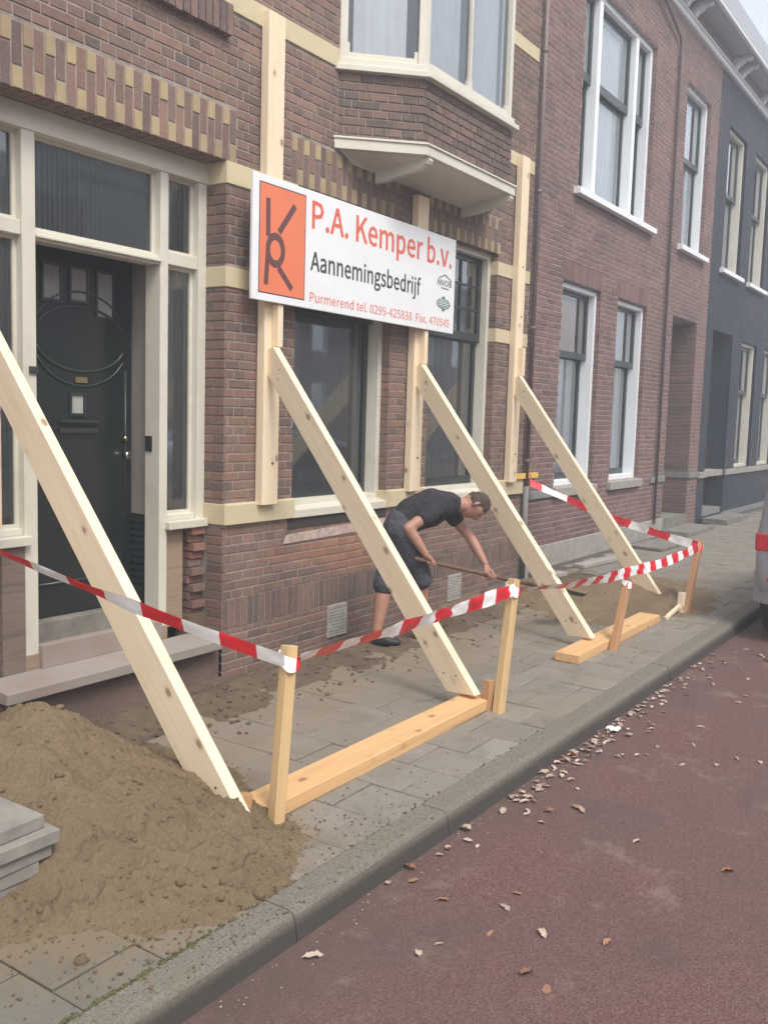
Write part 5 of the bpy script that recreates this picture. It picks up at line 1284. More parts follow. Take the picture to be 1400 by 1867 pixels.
# outlines of the sign's grotesque letters: advance, points (1/1000 em), faces
GLYPHS = {'b ': (222, '', ''), 'b.': (276, '78,119 138,143 197,119 222,55 197,-7 138,-31 78,-7 54,55', '0,2,1 7,2,0 7,3,2 6,3,7 6,4,3 6,5,4'), 'bA': (603, '364,744 623,-17 489,-17 420,205 179,205 109,-17 -20,-17 238,744 359,402 321,524 289,635 310,635 279,524 241,401 213,312 386,312', '6,10,7 10,0,7 10,11,0 11,1,0 6,12,10 12,9,10 12,9,11 9,1,11 8,1,9 6,13,12 15,1,8 6,14,13 6,4,14 4,15,14 4,3,15 3,1,15 6,5,4 2,1,3'), 'bB': (651, '317,744 507,701 583,551 553,441 476,383 476,397 579,343 625,212 542,39 333,-17 83,-17 83,744 422,465 456,537 420,613 302,637 208,637 208,435 297,435 453,123 498,216 454,301 316,330 208,330 208,90 316,90', '10,16,11 16,0,11 16,1,0 16,15,1 15,14,1 14,2,1 10,17,16 13,2,14 13,3,2 12,3,13 18,3,12 18,5,3 5,4,3 10,23,17 23,18,17 23,5,18 23,6,5 23,22,6 22,21,6 21,7,6 10,24,23 20,7,21 19,7,20 19,8,7 25,8,19 10,25,24 10,8,25 10,9,8'), 'bK': (641, '208,744 208,379 185,379 490,744 638,744 394,449 666,-17 525,-17 314,349 208,224 208,-17 83,-17 83,744', '11,0,12 11,2,0 2,1,0 2,4,3 2,5,4 2,8,5 8,6,5 11,9,2 9,8,2 7,6,8 11,10,9'), 'bN': (717, '203,744 474,277 548,136 524,136 517,232 513,349 513,744 634,744 634,-17 513,-17 243,451 169,592 194,592 199,497 203,382 203,-17 83,-17 83,744', '16,11,17 11,0,17 11,12,0 12,1,0 5,7,6 5,8,7 16,13,11 13,10,11 13,1,12 16,14,13 10,1,13 9,1,10 16,15,14 4,8,5 9,3,1 3,2,1 3,8,4 9,8,3'), 'bO': (736, '130,653 368,758 605,653 696,366 605,77 368,-32 130,77 40,366 511,569 368,640 225,569 169,366 225,160 368,87 511,160 566,366', '0,2,1 0,9,2 9,8,2 8,3,2 7,10,0 10,9,0 7,11,10 15,3,8 6,11,7 15,4,3 6,12,11 14,4,15 6,13,12 13,4,14 6,4,13 6,5,4'), 'bP': (628, '309,744 516,694 598,514 517,330 314,273 208,273 208,-17 83,-17 83,744 429,414 469,513 428,608 294,635 208,635 208,381 297,381', '7,13,8 13,0,8 13,1,0 13,12,1 12,11,1 11,2,1 7,14,13 10,2,11 10,3,2 9,3,10 15,3,9 7,5,14 5,15,14 5,3,15 5,4,3 7,6,5'), 'bV': (570, '110,744 231,338 266,218 298,110 277,110 310,218 344,338 464,744 593,744 352,-17 221,-17 -22,744', '10,0,11 10,1,0 6,8,7 6,9,8 10,2,1 5,9,6 10,4,2 4,3,2 4,9,5 10,9,4'), 'ba': (558, '127,289 368,353 352,423 275,459 195,443 109,397 58,489 167,545 294,570 449,504 496,333 496,-17 390,-17 382,47 399,47 317,-6 214,-31 90,14 40,141 372,259 210,217 165,144 186,94 241,78 307,94 372,140', '7,9,8 6,9,7 6,3,9 3,2,9 2,10,9 5,4,6 4,3,6 1,10,2 0,10,1 0,19,10 19,11,10 18,20,0 20,19,0 25,11,19 18,21,20 18,22,21 17,22,18 24,14,25 14,11,25 17,23,22 23,14,24 17,13,23 13,14,23 17,15,13 15,12,13 15,11,14 16,15,17 12,11,15'), 'bb': (613, '186,39 178,-17 74,-17 74,806 199,806 199,573 197,509 252,546 350,570 522,490 580,277 505,51 330,-31 244,-11 170,39 421,410 323,458 264,442 199,394 199,128 258,92 311,81 410,132 451,277', '2,4,3 2,5,4 2,6,5 7,9,8 6,9,7 2,18,6 18,17,6 17,16,6 16,9,6 16,15,9 15,10,9 23,10,15 2,19,18 23,11,10 22,11,23 21,11,22 2,20,19 2,14,20 14,21,20 14,11,21 14,0,11 0,12,11 2,13,14 1,13,0 13,12,0 2,1,13'), 'bd': (615, '109,488 283,570 374,552 419,522 415,582 415,806 541,806 541,-17 434,-17 426,46 444,46 372,-6 273,-31 99,48 35,269 415,410 360,447 304,458 205,407 163,269 199,130 296,81 357,97 415,145', '4,6,5 4,7,6 3,7,4 0,2,1 0,3,2 0,17,3 17,16,3 16,15,3 15,7,3 14,18,0 18,17,0 23,7,15 14,19,18 14,20,19 13,20,14 22,10,23 10,7,23 13,21,20 21,10,22 13,10,21 12,9,13 9,10,13 12,11,9 11,8,9 11,7,10 8,7,11'), 'be': (549, '112,489 292,571 466,496 525,302 523,270 519,231 166,231 207,124 321,77 386,87 461,125 509,34 413,-14 307,-30 113,48 33,269 379,425 294,461 206,423 166,329 406,329', '0,2,1 0,17,2 17,16,2 16,3,2 15,18,0 18,17,0 20,3,16 15,19,18 15,20,19 15,3,20 15,4,3 15,5,4 14,6,15 6,5,15 14,7,6 9,11,10 14,8,7 8,11,9 14,11,8 13,11,14 13,12,11'), 'bf': (322, '89,554 89,627 130,767 260,820 314,814 374,797 345,693 299,709 275,712 230,691 213,622 213,555 327,555 327,448 213,448 213,-17 89,-17 89,448 16,448 16,549', '2,4,3 2,5,4 2,7,5 7,6,5 1,8,2 8,7,2 1,9,8 1,10,9 0,10,1 0,11,10 0,12,11 0,13,12 19,13,0 18,13,19 17,13,18 16,14,17 14,13,17 16,15,14'), 'bg': (559, '56,-28 113,25 113,16 80,48 64,112 85,180 124,218 124,209 77,266 53,361 118,514 269,570 318,565 350,555 552,555 552,452 457,452 473,428 487,356 425,208 274,153 227,159 197,170 183,154 176,127 189,98 254,83 360,83 510,51 565,-62 483,-207 273,-265 102,-225 32,-106 340,440 272,468 205,440 176,360 205,279 272,251 339,279 369,360 417,-38 345,-25 253,-25 219,-23 191,-18 158,-53 148,-89 182,-145 285,-168 399,-137 437,-76', '10,12,11 10,13,12 10,14,13 10,15,14 9,36,10 36,35,10 35,15,10 34,16,35 16,15,35 34,17,16 9,37,36 41,17,34 41,18,17 8,37,9 40,18,41 8,38,37 40,19,18 39,19,40 8,39,38 7,6,8 6,39,8 6,19,39 5,19,6 5,22,19 22,20,19 4,22,5 4,23,22 21,20,22 4,24,23 4,25,24 3,25,4 3,26,25 3,27,26 3,28,27 3,29,28 2,1,3 1,29,3 0,46,1 46,43,1 43,29,1 0,47,46 45,43,46 44,43,45 42,29,43 33,47,0 52,29,42 33,48,47 52,30,29 51,30,52 33,49,48 32,49,33 50,30,51 32,50,49 32,30,50 32,31,30'), 'bi': (273, '81,765 137,787 193,766 216,710 194,653 137,631 80,653 59,710 199,555 199,-17 74,-17 74,555', '10,8,11 10,9,8 0,2,1 0,3,2 7,3,0 7,4,3 6,4,7 5,4,6'), 'bj': (273, '80,766 137,787 193,766 216,710 193,653 137,631 80,653 58,710 -38,-137 1,-148 22,-150 64,-128 75,-60 75,555 199,555 199,-64 163,-204 37,-257 -12,-253 -64,-238', '12,14,13 12,15,14 11,15,12 11,16,15 10,16,11 19,9,8 19,10,9 19,16,10 19,17,16 18,17,19 0,2,1 0,3,2 7,3,0 7,4,3 6,4,7 6,5,4'), 'bm': (918, '181,555 190,477 170,477 246,541 344,570 452,539 496,475 570,539 672,570 808,510 851,343 851,-17 727,-17 727,327 705,427 642,455 587,438 525,383 525,-17 400,-17 400,327 378,427 316,455 261,438 199,383 199,-17 74,-17 74,555', '7,9,8 3,5,4 26,0,27 26,2,0 2,1,0 2,5,3 2,6,5 6,9,7 6,15,9 15,14,9 14,10,9 26,24,2 24,23,2 23,22,2 22,6,2 22,15,6 22,16,15 21,16,22 21,17,16 20,17,21 13,10,14 26,25,24 20,18,17 13,11,10 19,18,20 12,11,13'), 'bn': (605, '181,555 190,477 171,477 250,541 358,570 496,510 539,343 539,-17 414,-17 414,327 392,427 328,455 263,437 199,383 199,-17 74,-17 74,555', '3,5,4 15,0,16 15,2,0 2,1,0 2,5,3 2,11,5 11,10,5 10,6,5 15,13,2 13,12,2 12,11,2 9,6,10 15,14,13 9,7,6 8,7,9'), 'bp': (615, '180,555 189,493 171,493 250,545 350,570 522,490 580,277 505,51 330,-31 247,-13 197,18 199,-44 199,-244 74,-244 74,555 421,410 323,458 264,442 199,394 199,128 259,92 311,81 410,132 451,277', '3,5,4 13,2,14 2,0,14 2,1,0 2,5,3 13,18,2 18,17,2 17,16,2 16,5,2 16,15,5 15,6,5 23,6,15 13,19,18 23,7,6 22,7,23 21,7,22 13,10,19 10,20,19 10,21,20 10,7,21 10,8,7 13,11,10 9,8,10 13,12,11'), 'br': (385, '181,555 190,457 169,457 235,536 327,570 364,566 406,551 383,441 343,452 320,454 258,429 199,341 199,-17 74,-17 74,555', '3,5,4 3,6,5 13,0,14 13,2,0 2,1,0 3,7,6 2,9,3 9,8,3 8,7,3 13,11,2 11,10,2 10,9,2 13,12,11'), 'bs': (464, '71,145 155,91 234,75 302,96 322,140 290,192 211,229 99,285 43,399 98,522 246,570 346,550 439,496 374,412 307,452 249,464 185,445 167,405 195,360 271,326 388,268 446,147 390,20 233,-30 116,-8 7,56', '9,11,10 9,12,11 8,16,9 16,15,9 15,12,9 15,14,12 14,13,12 8,17,16 8,18,17 7,18,8 7,19,18 7,20,19 6,20,7 6,21,20 5,21,6 4,21,5 4,22,21 25,1,0 3,22,4 2,22,3 25,2,1 25,22,2 24,22,25 24,23,22'), 'bv': (517, '119,555 224,237 250,157 270,90 250,90 271,157 296,237 402,555 528,555 325,-17 195,-17 -11,555', '10,0,11 10,1,0 6,8,7 6,9,8 10,2,1 5,9,6 4,3,5 3,9,5 10,3,2 10,9,3'), 'r ': (222, '', ''), 'r-': (344, '301,314 301,241 44,241 44,314', '2,0,3 2,1,0'), 'r.': (276, '90,107 138,127 185,107 205,56 185,5 138,-15 90,5 70,56', '0,2,1 7,2,0 7,3,2 6,3,7 6,4,3 6,5,4'), 'r0': (550, '109,649 276,742 442,649 504,366 442,80 276,-15 109,80 48,366 374,596 276,666 177,596 139,366 177,134 276,63 374,134 412,366', '0,9,1 9,2,1 0,10,9 8,2,9 7,10,0 8,3,2 7,11,10 15,3,8 6,11,7 15,4,3 6,12,11 14,4,15 6,13,12 13,4,14 13,5,4 5,13,6'), 'r2': (550, '294,317 375,523 342,624 243,664 162,641 92,579 37,634 133,713 254,742 410,683 468,527 389,304 185,74 240,78 299,80 503,80 503,-2 42,-2 42,54', '7,9,8 6,3,7 3,9,7 3,2,9 2,10,9 6,4,3 6,5,4 1,10,2 1,11,10 0,11,1 18,11,0 18,12,11 13,15,14 13,16,15 12,16,13 18,16,12 17,16,18'), 'r3': (550, '75,149 151,90 255,65 360,100 400,197 351,302 175,341 175,414 332,454 376,551 343,633 255,664 174,645 104,593 53,654 145,717 258,742 411,694 472,558 436,447 343,383 343,380 452,318 497,194 428,40 261,-15 119,16 26,87', '15,17,16 14,17,15 14,11,17 11,10,17 10,18,17 14,12,11 13,12,14 9,18,10 9,19,18 8,19,9 7,19,8 7,20,19 6,20,7 6,21,20 6,22,21 5,22,6 5,23,22 4,23,5 3,23,4 3,24,23 27,1,0 2,24,3 27,2,1 26,2,27 26,24,2 26,25,24'), 'r4': (550, '18,198 18,260 321,729 424,729 424,275 522,275 522,198 424,198 424,-2 335,-2 335,198 337,561 340,626 339,626 312,574 281,520 118,275 335,275 335,496', '1,3,2 1,13,3 13,12,3 12,4,3 1,14,13 11,4,12 1,15,14 18,4,11 1,16,15 17,4,18 1,17,16 1,4,17 1,5,4 1,6,5 0,6,1 10,6,0 9,7,10 7,6,10 9,8,7'), 'r5': (550, '72,146 146,89 251,65 359,110 403,234 363,354 255,398 192,387 134,355 83,387 107,729 464,729 464,647 190,647 172,442 219,462 279,470 435,414 500,236 426,51 260,-15 118,15 24,83', '9,13,10 13,11,10 13,12,11 9,14,13 15,17,16 14,17,15 9,17,14 9,6,17 6,5,17 5,18,17 9,7,6 9,8,7 4,18,5 4,19,18 3,19,4 22,1,0 2,19,3 22,2,1 21,2,22 21,19,2 21,20,19'), 'r7': (550, '47,647 47,729 506,729 506,672 340,360 292,-2 194,-2 248,354 398,647', '0,2,1 0,3,2 0,8,3 8,4,3 7,4,8 7,5,4 6,5,7'), 'r8': (550, '85,305 176,383 176,385 108,454 78,553 136,688 280,740 427,686 481,546 449,442 385,370 385,367 469,295 507,174 444,40 278,-15 110,40 43,180 368,632 279,668 197,637 165,553 214,456 327,397 381,465 400,541 359,285 226,351 156,282 128,189 171,94 279,57 379,90 416,177', '5,7,6 4,20,5 20,19,5 19,7,5 19,18,7 18,8,7 4,21,20 25,8,18 3,21,4 3,22,21 25,9,8 24,9,25 23,9,24 3,23,22 2,23,3 23,10,9 2,10,23 1,10,2 0,27,1 27,10,1 27,11,10 27,12,11 0,28,27 26,12,27 17,28,0 26,13,12 33,13,26 17,29,28 17,30,29 16,30,17 32,13,33 32,14,13 16,31,30 31,14,32 16,14,31 15,14,16'), 'r9': (550, '107,121 163,79 230,65 351,130 408,359 335,298 244,274 97,332 42,504 104,676 252,742 428,655 499,395 418,79 233,-15 130,6 55,61 166,623 131,504 163,388 259,345 334,367 408,441 361,610 253,667', '9,24,10 24,11,10 8,17,9 17,24,9 23,11,24 23,12,11 8,18,17 22,12,23 7,18,8 7,19,18 21,12,22 21,4,12 4,13,12 7,20,19 20,4,21 20,5,4 3,13,4 7,5,20 6,5,7 2,13,3 16,1,0 16,2,1 2,14,13 16,14,2 15,14,16'), 'rF': (547, '521,729 521,647 193,647 193,406 471,406 471,324 193,324 193,-2 98,-2 98,729', '8,2,9 2,0,9 2,1,0 8,3,2 8,6,3 6,4,3 6,5,4 8,7,6'), 'rP': (628, '308,729 506,681 581,514 507,342 312,288 193,288 193,-2 98,-2 98,729 440,401 486,514 438,621 295,650 193,650 193,366 299,366', '7,13,8 13,0,8 13,1,0 13,12,1 12,11,1 11,2,1 7,14,13 10,2,11 10,3,2 9,3,10 15,3,9 7,5,14 5,15,14 5,3,15 5,4,3 7,6,5'), 'ra': (558, '136,276 386,343 365,434 277,475 190,457 115,417 79,483 172,531 293,554 437,493 481,331 481,-2 403,-2 395,62 394,62 311,8 215,-15 101,25 56,140 387,278 200,230 148,146 175,82 241,63 314,80 387,132', '7,9,8 6,9,7 6,3,9 3,2,9 2,10,9 5,4,6 4,3,6 1,10,2 0,10,1 0,19,10 19,11,10 0,20,19 25,11,19 18,20,0 18,21,20 18,22,21 17,22,18 24,13,25 13,11,25 17,23,22 23,13,24 17,14,23 14,13,23 17,15,14 12,11,13 16,15,17'), 'rd': (615, '121,477 285,554 368,537 435,494 430,582 430,791 526,791 526,-2 447,-2 439,61 439,61 366,8 274,-15 111,59 50,269 430,418 366,461 302,474 193,418 148,270 187,119 295,66 364,83 430,138', '4,6,5 4,7,6 3,7,4 0,2,1 0,3,2 0,17,3 17,16,3 16,15,3 15,7,3 14,18,0 18,17,0 23,7,15 14,19,18 14,20,19 13,20,14 22,9,23 9,7,23 13,21,20 21,9,22 13,10,21 10,9,21 13,11,10 8,7,9 12,11,13'), 're': (549, '124,478 292,555 453,485 510,300 508,271 506,246 144,246 196,112 320,62 391,73 455,105 489,41 408,1 309,-15 125,60 49,269 391,436 294,478 194,435 143,314 426,314', '0,2,1 0,17,2 17,16,2 16,3,2 15,18,0 18,17,0 20,3,16 15,19,18 15,20,19 15,3,20 15,4,3 15,5,4 14,6,15 6,5,15 14,7,6 14,8,7 9,11,10 8,11,9 14,11,8 13,11,14 13,12,11'), 'rl': (282, '89,791 184,791 184,101 191,73 208,64 215,65 228,67 241,-6 217,-12 186,-15 112,17 89,107', '11,1,0 11,2,1 10,2,11 10,3,2 10,4,3 5,7,6 4,7,5 10,7,4 9,7,10 9,8,7'), 'rm': (918, '167,540 176,462 176,462 253,527 344,554 443,526 493,452 577,525 671,554 796,499 836,341 836,-2 742,-2 742,329 718,438 643,471 580,451 510,390 510,-2 415,-2 415,329 391,438 317,471 254,451 184,390 184,-2 89,-2 89,540', '7,9,8 3,5,4 26,0,27 26,2,0 2,1,0 2,5,3 2,22,5 22,6,5 6,9,7 6,15,9 15,14,9 14,10,9 6,16,15 2,23,22 21,6,22 26,24,2 24,23,2 21,16,6 21,17,16 20,17,21 13,10,14 26,25,24 20,18,17 13,11,10 19,18,20 12,11,13'), 'rn': (605, '167,540 176,462 176,462 257,527 357,554 483,499 524,341 524,-2 429,-2 429,329 405,438 329,471 256,450 184,390 184,-2 89,-2 89,540', '3,5,4 15,0,16 15,2,0 2,1,0 2,5,3 2,11,5 11,10,5 10,6,5 2,12,11 15,13,2 13,12,2 9,6,10 15,14,13 9,7,6 8,7,9'), 'rr': (385, '167,540 176,442 176,442 243,524 329,554 361,552 389,542 371,460 345,467 318,469 248,441 184,345 184,-2 89,-2 89,540', '3,5,4 3,6,5 3,7,6 13,0,14 13,2,0 2,1,0 2,9,3 9,8,3 8,7,3 2,10,9 13,11,2 11,10,2 13,12,11'), 'rt': (374, '105,463 25,463 25,535 110,540 120,692 199,692 199,540 346,540 346,463 199,463 199,164 217,89 281,63 312,67 343,78 362,6 311,-9 260,-15 139,35 105,166', '3,5,4 3,6,5 3,7,6 3,8,7 2,8,3 1,8,2 0,8,1 19,9,0 9,8,0 19,10,9 18,10,19 18,11,10 18,12,11 13,15,14 12,15,13 18,15,12 17,15,18 17,16,15'), 'ru': (602, '81,540 177,540 177,208 200,101 276,68 349,89 419,158 419,540 514,540 514,-2 434,-2 428,82 427,82 347,12 249,-15 122,39 81,197', '16,1,0 16,2,1 6,8,7 6,9,8 16,3,2 15,3,16 5,11,6 11,9,6 15,4,3 4,12,5 12,11,5 4,13,12 10,9,11 15,13,4 14,13,15'), 'rx': (494, '25,540 128,540 201,421 227,376 253,332 256,332 278,376 303,421 370,540 469,540 304,272 483,-2 379,-2 299,125 271,174 241,220 238,220 211,174 184,125 111,-2 11,-2 190,281', '21,1,0 21,2,1 7,9,8 7,10,9 21,3,2 6,10,7 21,4,3 5,10,6 21,5,4 21,10,5 20,16,21 16,10,21 16,15,10 15,11,10 20,17,16 14,11,15 20,18,17 13,11,14 20,19,18 12,11,13')}
def text(s, x, z, h, width, mat, style='b', parent=SG, y=None, name='lettering'):
    b = MB(); px = 0; yy = SY - .0012 if y is None else y; P = []; F = []
    for ch in s:
        adv, vs, fs = GLYPHS[style + ch]
        if vs:
            i = len(P)
            P += [((px + int(q.split(',')[0])) / 1000, int(q.split(',')[1]) / 1000) for q in vs.split()]
            F += [tuple(i + int(k) for k in f.split(',')) for f in fs.split()]
        px += adv
    x0, x1 = min(p[0] for p in P), max(p[0] for p in P)
    b.v = [(x + (p[0] - x0) * width / (x1 - x0), yy, z + p[1] * h / .727) for p in P]; b.f = F; b.m = [0] * len(F)
    return b.build(name, mat, parent, fix=False)
text('P.A. Kemper b.v.', SX + .612, SZ + .562, .185, 1.955, RED)
text('Aannemingsbedrijf', SX + .605, SZ + .272, .128, 1.465, DARK)
text('Purmerend tel. 0299-425838  Fax. 470545', SX + .605, SZ + .050, .066, 1.955, RED, 'r')
text('NVOB', SX + 2.345, SZ + .395, .048, .235, DARK)
b = MB()
stroke(b, (2.355, .452), (2.462, .492), .008); stroke(b, (2.462, .492), (2.575, .448), .008); stroke(b, (2.40, .377), (2.53, .374), .007)
b.build('roof_mark', DARK, SG)
b = MB()
b.poly([(SX + 2.449 - .045, SY - .0012, SZ + .283), (SX + 2.449 + .045, SY - .0012, SZ + .283), (SX + 2.449, SY - .0012, SZ + .312)])
b.poly([(SX + 2.449 - .045, SY - .0012, SZ + .203), (SX + 2.449, SY - .0012, SZ + .174), (SX + 2.449 + .045, SY - .0012, SZ + .203)])
for zz, hw in ((.272, .085), (.256, .105), (.240, .112), (.224, .105), (.211, .085)): stroke(b, (2.449 - hw, zz), (2.449 + hw, zz), .0075, SY - .0013)
stroke(b, (2.449 - .115, .243), (2.449 - .06, .283), .008, SY - .0016); stroke(b, (2.449 + .06, .283), (2.449 + .115, .243), .008, SY - .0016); stroke(b, (2.449 - .115, .243), (2.449 - .06, .203), .008, SY - .0016); stroke(b, (2.449 + .06, .203), (2.449 + .115, .243), .008, SY - .0016)
b.build('green_emblem', GRN, SG, fix=False)

# spirit level resting on the sill band
LV = thing('spirit_level', (9.0, 4.33, 1.03), 'yellow spirit level with a red mark, beside the last wall post on the cream band', 'spirit level')
b = MB(); b.box(8.86, 9.42, 4.340, 4.364, 1.031, 1.090); b.build('level_body', plain('level_yellow', (0.80, 0.52, 0.10), 0.4, var=.05), LV, bevel=.003)
b = MB(); b.box(9.20, 9.235, 4.336, 4.366, 1.045, 1.08); b.build('level_vial', RED, LV)

# ------------------------------------------------------------------ sand heaps
def heap(name, xr, yr, fn, nx, ny, label, clods, seed, base):
    t = thing(name, base, label, 'sand heap')
    b = MB()
    b.grid(nx, ny, lambda a, c: (xr[0] + (xr[1] - xr[0]) * a, yr[0] + (yr[1] - yr[0]) * c, fn(xr[0] + (xr[1] - xr[0]) * a, yr[0] + (yr[1] - yr[0]) * c)))
    # drop faces buried under the pavement
    keep = [k for k, f in enumerate(b.f) if max(b.v[i][2] for i in f) > -.02]
    b.f = [b.f[k] for k in keep]; b.m = [b.m[k] for k in keep]
    b.build('heap_surface', MT['sand'], t, smooth=True, fix=False)
    rr = random.Random(seed); c_ = MB()
    k = 0
    while k < clods:
        x, y = rr.uniform(*xr), rr.uniform(*yr); z = fn(x, y)
        if z < -.012: continue
        # crumbs gather low on the slope
        if rr.random() > (1.0 if z < .10 else .35): continue
        r = .0025 + .0085 * rr.random() ** 3 + (.012 if rr.random() < .012 else 0)
        if z < .01: r *= .6
        clod(c_, (x, y, max(z, 0.0) + r * .12), r, k * .37); k += 1
    o = c_.build('sand_clods', MT['sand'], t, smooth=True, fix=False); o['kind'] = 'stuff'
    return t
def heap1(x, y):
    cx, cy = 2.25, 3.14
    dx, dy = x - cx, y - cy
    rx = 0.84 if dx > 0 else 1.30
    ry = (1.19 - .46 * max(0, min(1, (2.12 - x) / .6))) if dy < 0 else 1.05
    r = math.sqrt((dx / rx) ** 2 + (dy / ry) ** 2) + .10 * fbm(x, y, 1.6, 3, 5.0)
    z = .51 * (math.sqrt((1 - r) ** 2 + .010) + (1 - r)) / 2
    if r > 1: z = .5 * (math.sqrt((1 - r) ** 2 + .010) + (1 - r)) / 2
    z += -.030
    f = max(0, min(1, (z + .03) / .08))
    z += f * (.030 * fbm(x, y, 4.5, 4, 1.0) + .014 * fbm(x, y, 13, 4, 2.0) + .012 * abs(fbm(x, y, 24, 3, 4.0)) + .007 * abs(fbm(x, y, 55, 2, 6.0))) + .006 * fbm(x, y, 22, 2, 8)
    # lumps at the front foot
    lump = max(0, noise.noise(Vector((x * 17, y * 17, 3.3)))) * max(0, min(1, (2.75 - y) / .3)) * f
    return z + .030 * lump
heap('sand_heap', (0.95, 3.35), (1.99, 4.30), heap1, 420, 400, 'large heap of damp brown sand on the pavement at the left, before the door step', 3600, 5, (2.1, 3.1, 0))
def heap2(x, y):
    r = math.sqrt(((x - 8.55) / 1.35) ** 2 + ((y - 3.05) / .85) ** 2) + .12 * fbm(x, y, 1.5, 3, 2.0)
    z = .22 * (math.sqrt((1 - r) ** 2 + .02) + (1 - r)) / 2 - .022
    return z + .018 * fbm(x, y, 5, 4, 1.0) + .008 * fbm(x, y, 18, 3, 2.0)
heap('sand_heap', (7.0, 10.1), (2.05, 4.2), heap2, 190, 130, 'low bank of brown sand around the foot of the farthest brace', 420, 6, (8.5, 3.0, 0))
c_ = MB(); rr = random.Random(11)
for k in range(1500):   # crumbs scattered on the slabs and the kerb
    a = rr.random()
    if a < .75: x, y = rr.gauss(2.2, .55), 1.88 + .6 * rr.random() ** 1.2
    else: x, y = rr.uniform(2.8, 8.5), rr.uniform(1.9, 3.5)
    r = .0012 + .005 * rr.random() ** 2
    if heap1(x, y) > .01: continue
    clod(c_, (x, y, r * .5 + .002), r, k)
props(c_.build('sand_crumbs', MT['sand'], smooth=True, fix=False), kind='stuff')
for i, (x, y, r, lb) in enumerate(((1.70, 2.19, .017, 'brown pebble on the slabs below the paving stack'), (2.74, 2.27, .03, 'lump of sand beside the foot of the nearest stake'), (2.30, 2.02, .02, 'brown pebble at the front edge of the big sand heap'))):
    m = MB(); clod(m, (x, y, r * .6), r, i * 3.3, 2); props(m.build('pebble', MT['sand'], smooth=True, fix=False), lb, 'pebble')

# stack of lifted paving slabs
stk = [(-.10, .04, .018, 0.0), (-.07, .02, .066, .8), (-.035, .01, .114, -1.2), (.012, .008, .162, 1.0), (.030, -.012, .210, -.5), (.0, .03, .258, 1.5)]
names = ['bottom slab of the stack of lifted paving slabs at the left edge', 'second slab from the bottom of the stack at the left edge', 'third slab from the bottom of the stack at the left edge', 'third slab from the top of the stack at the left edge', 'slab directly under the top one in the stack at the left edge', 'top slab of the stack of lifted paving slabs at the left edge']
for (dx, dy, z, rot), lb in zip(stk, names):
    b = MB(); b.box(-.30, 0, 0, .30, 0, .046)
    o = b.build('loose_paving_slab', MT['loose_tile'], bevel=.004)
    o.location = (1.855 + dx, 2.545 + dy, z); o.rotation_euler = (R(.6), 0, R(rot))
    props(o, lb, 'paving slab', 'stack of lifted paving slabs')

# ------------------------------------------------------------------ worker
def limb_mesh(name, nodes, edges, mat, parent, sub=2, root=0):
    me = bpy.data.meshes.new(name)
    og = org(parent)
    me.from_pydata([tuple(Vector(p) - og) for p, r in nodes], edges, [])
    o = bpy.data.objects.new(name, me); COL.objects.link(o)
    o.modifiers.new('skin', 'SKIN')
    for k, v in enumerate(me.skin_vertices[0].data):
        r = nodes[k][1]; v.radius = r if isinstance(r, tuple) else (r, r); v.use_root = (k == root)
    o.modifiers['skin'].use_smooth_shade = True
    s = o.modifiers.new('sub', 'SUBSURF'); s.levels = sub; s.render_levels = sub
    dg = bpy.context.evaluated_depsgraph_get(); dg.update()
    m2 = bpy.data.meshes.new_from_object(o.evaluated_get(dg))
    bpy.data.objects.remove(o)
    o = bpy.data.objects.new(name, m2); COL.objects.link(o); o.parent = parent
    m2.materials.clear(); m2.materials.append(mat)
    m2.polygons.foreach_set('use_smooth', [True] * len(m2.polygons))
    return o
MT['skin'] = plain('skin', (0.40, 0.205, 0.145), 0.55, var=.10, scale=18)
def clothmat(name, c, v2):
    m, n, b, _ = new_mat(name)
    v = wpos(n); f = tex_noise(n, 9, 5, .6, v); f2 = tex_noise(n, 300, 2, .5, v)
    n.links.new(ramp(n, f, [(0.35, c), (0.7, v2)]), b.inputs['Base Color'])
    b.inputs['Roughness'].default_value = .9
    f3 = tex_noise(n, 15, 2, .5, v, 1.5)
    bump(n, b, mathn(n, 'ADD', f, f3), .7, .02)
    return m
MT['shirt'] = clothmat('black_shirt', (0.018, 0.016, 0.021), (0.030, 0.027, 0.032))
MT['shorts'] = clothmat('grey_blue_shorts', (0.038, 0.041, 0.053), (0.072, 0.076, 0.092))
MT['hair'] = plain('dark_hair', (0.060, 0.038, 0.026), .8, var=.3, scale=60, bumps=.9, bscale=140)
MT['shoe'] = plain('black_shoe', (0.02, 0.02, 0.024), .6)
PS = thing('person', (5.65, 3.66, 0), 'man in black t-shirt and grey shorts bending over a long handle by the house wall', 'person')
J = dict(pelvis=(5.66, 3.69, .85), waist=(5.735, 3.635, .955), chest=(5.86, 3.545, 1.015), neckb=(5.985, 3.463, 1.03), neck=(6.035, 3.425, 1.02), headc=(6.12, 3.355, 1.01),
         nsh=(5.80, 3.415, 1.02), nel=(5.546, 3.536, .867), nwr=(5.638, 3.434, .672), nha=(5.672, 3.405, .625),
         fsh=(6.10, 3.575, 1.0), fel=(6.215, 3.395, .746), fwr=(6.217, 3.265, .565), fha=(6.214, 3.222, .505),
         nhip=(5.60, 3.63, .83), nkn=(5.735, 3.53, .475), nan=(5.85, 3.60, .085), nft=(5.96, 3.52, .045),
         fhip=(5.76, 3.73, .82), fkn=(5.534, 3.715, .44), fan=(5.455, 3.72, .085), fft=(5.52, 3.62, .045))
J = {k: Vector(v) for k, v in J.items()}
def lp(a, b_, t): return J[a].lerp(J[b_], t)
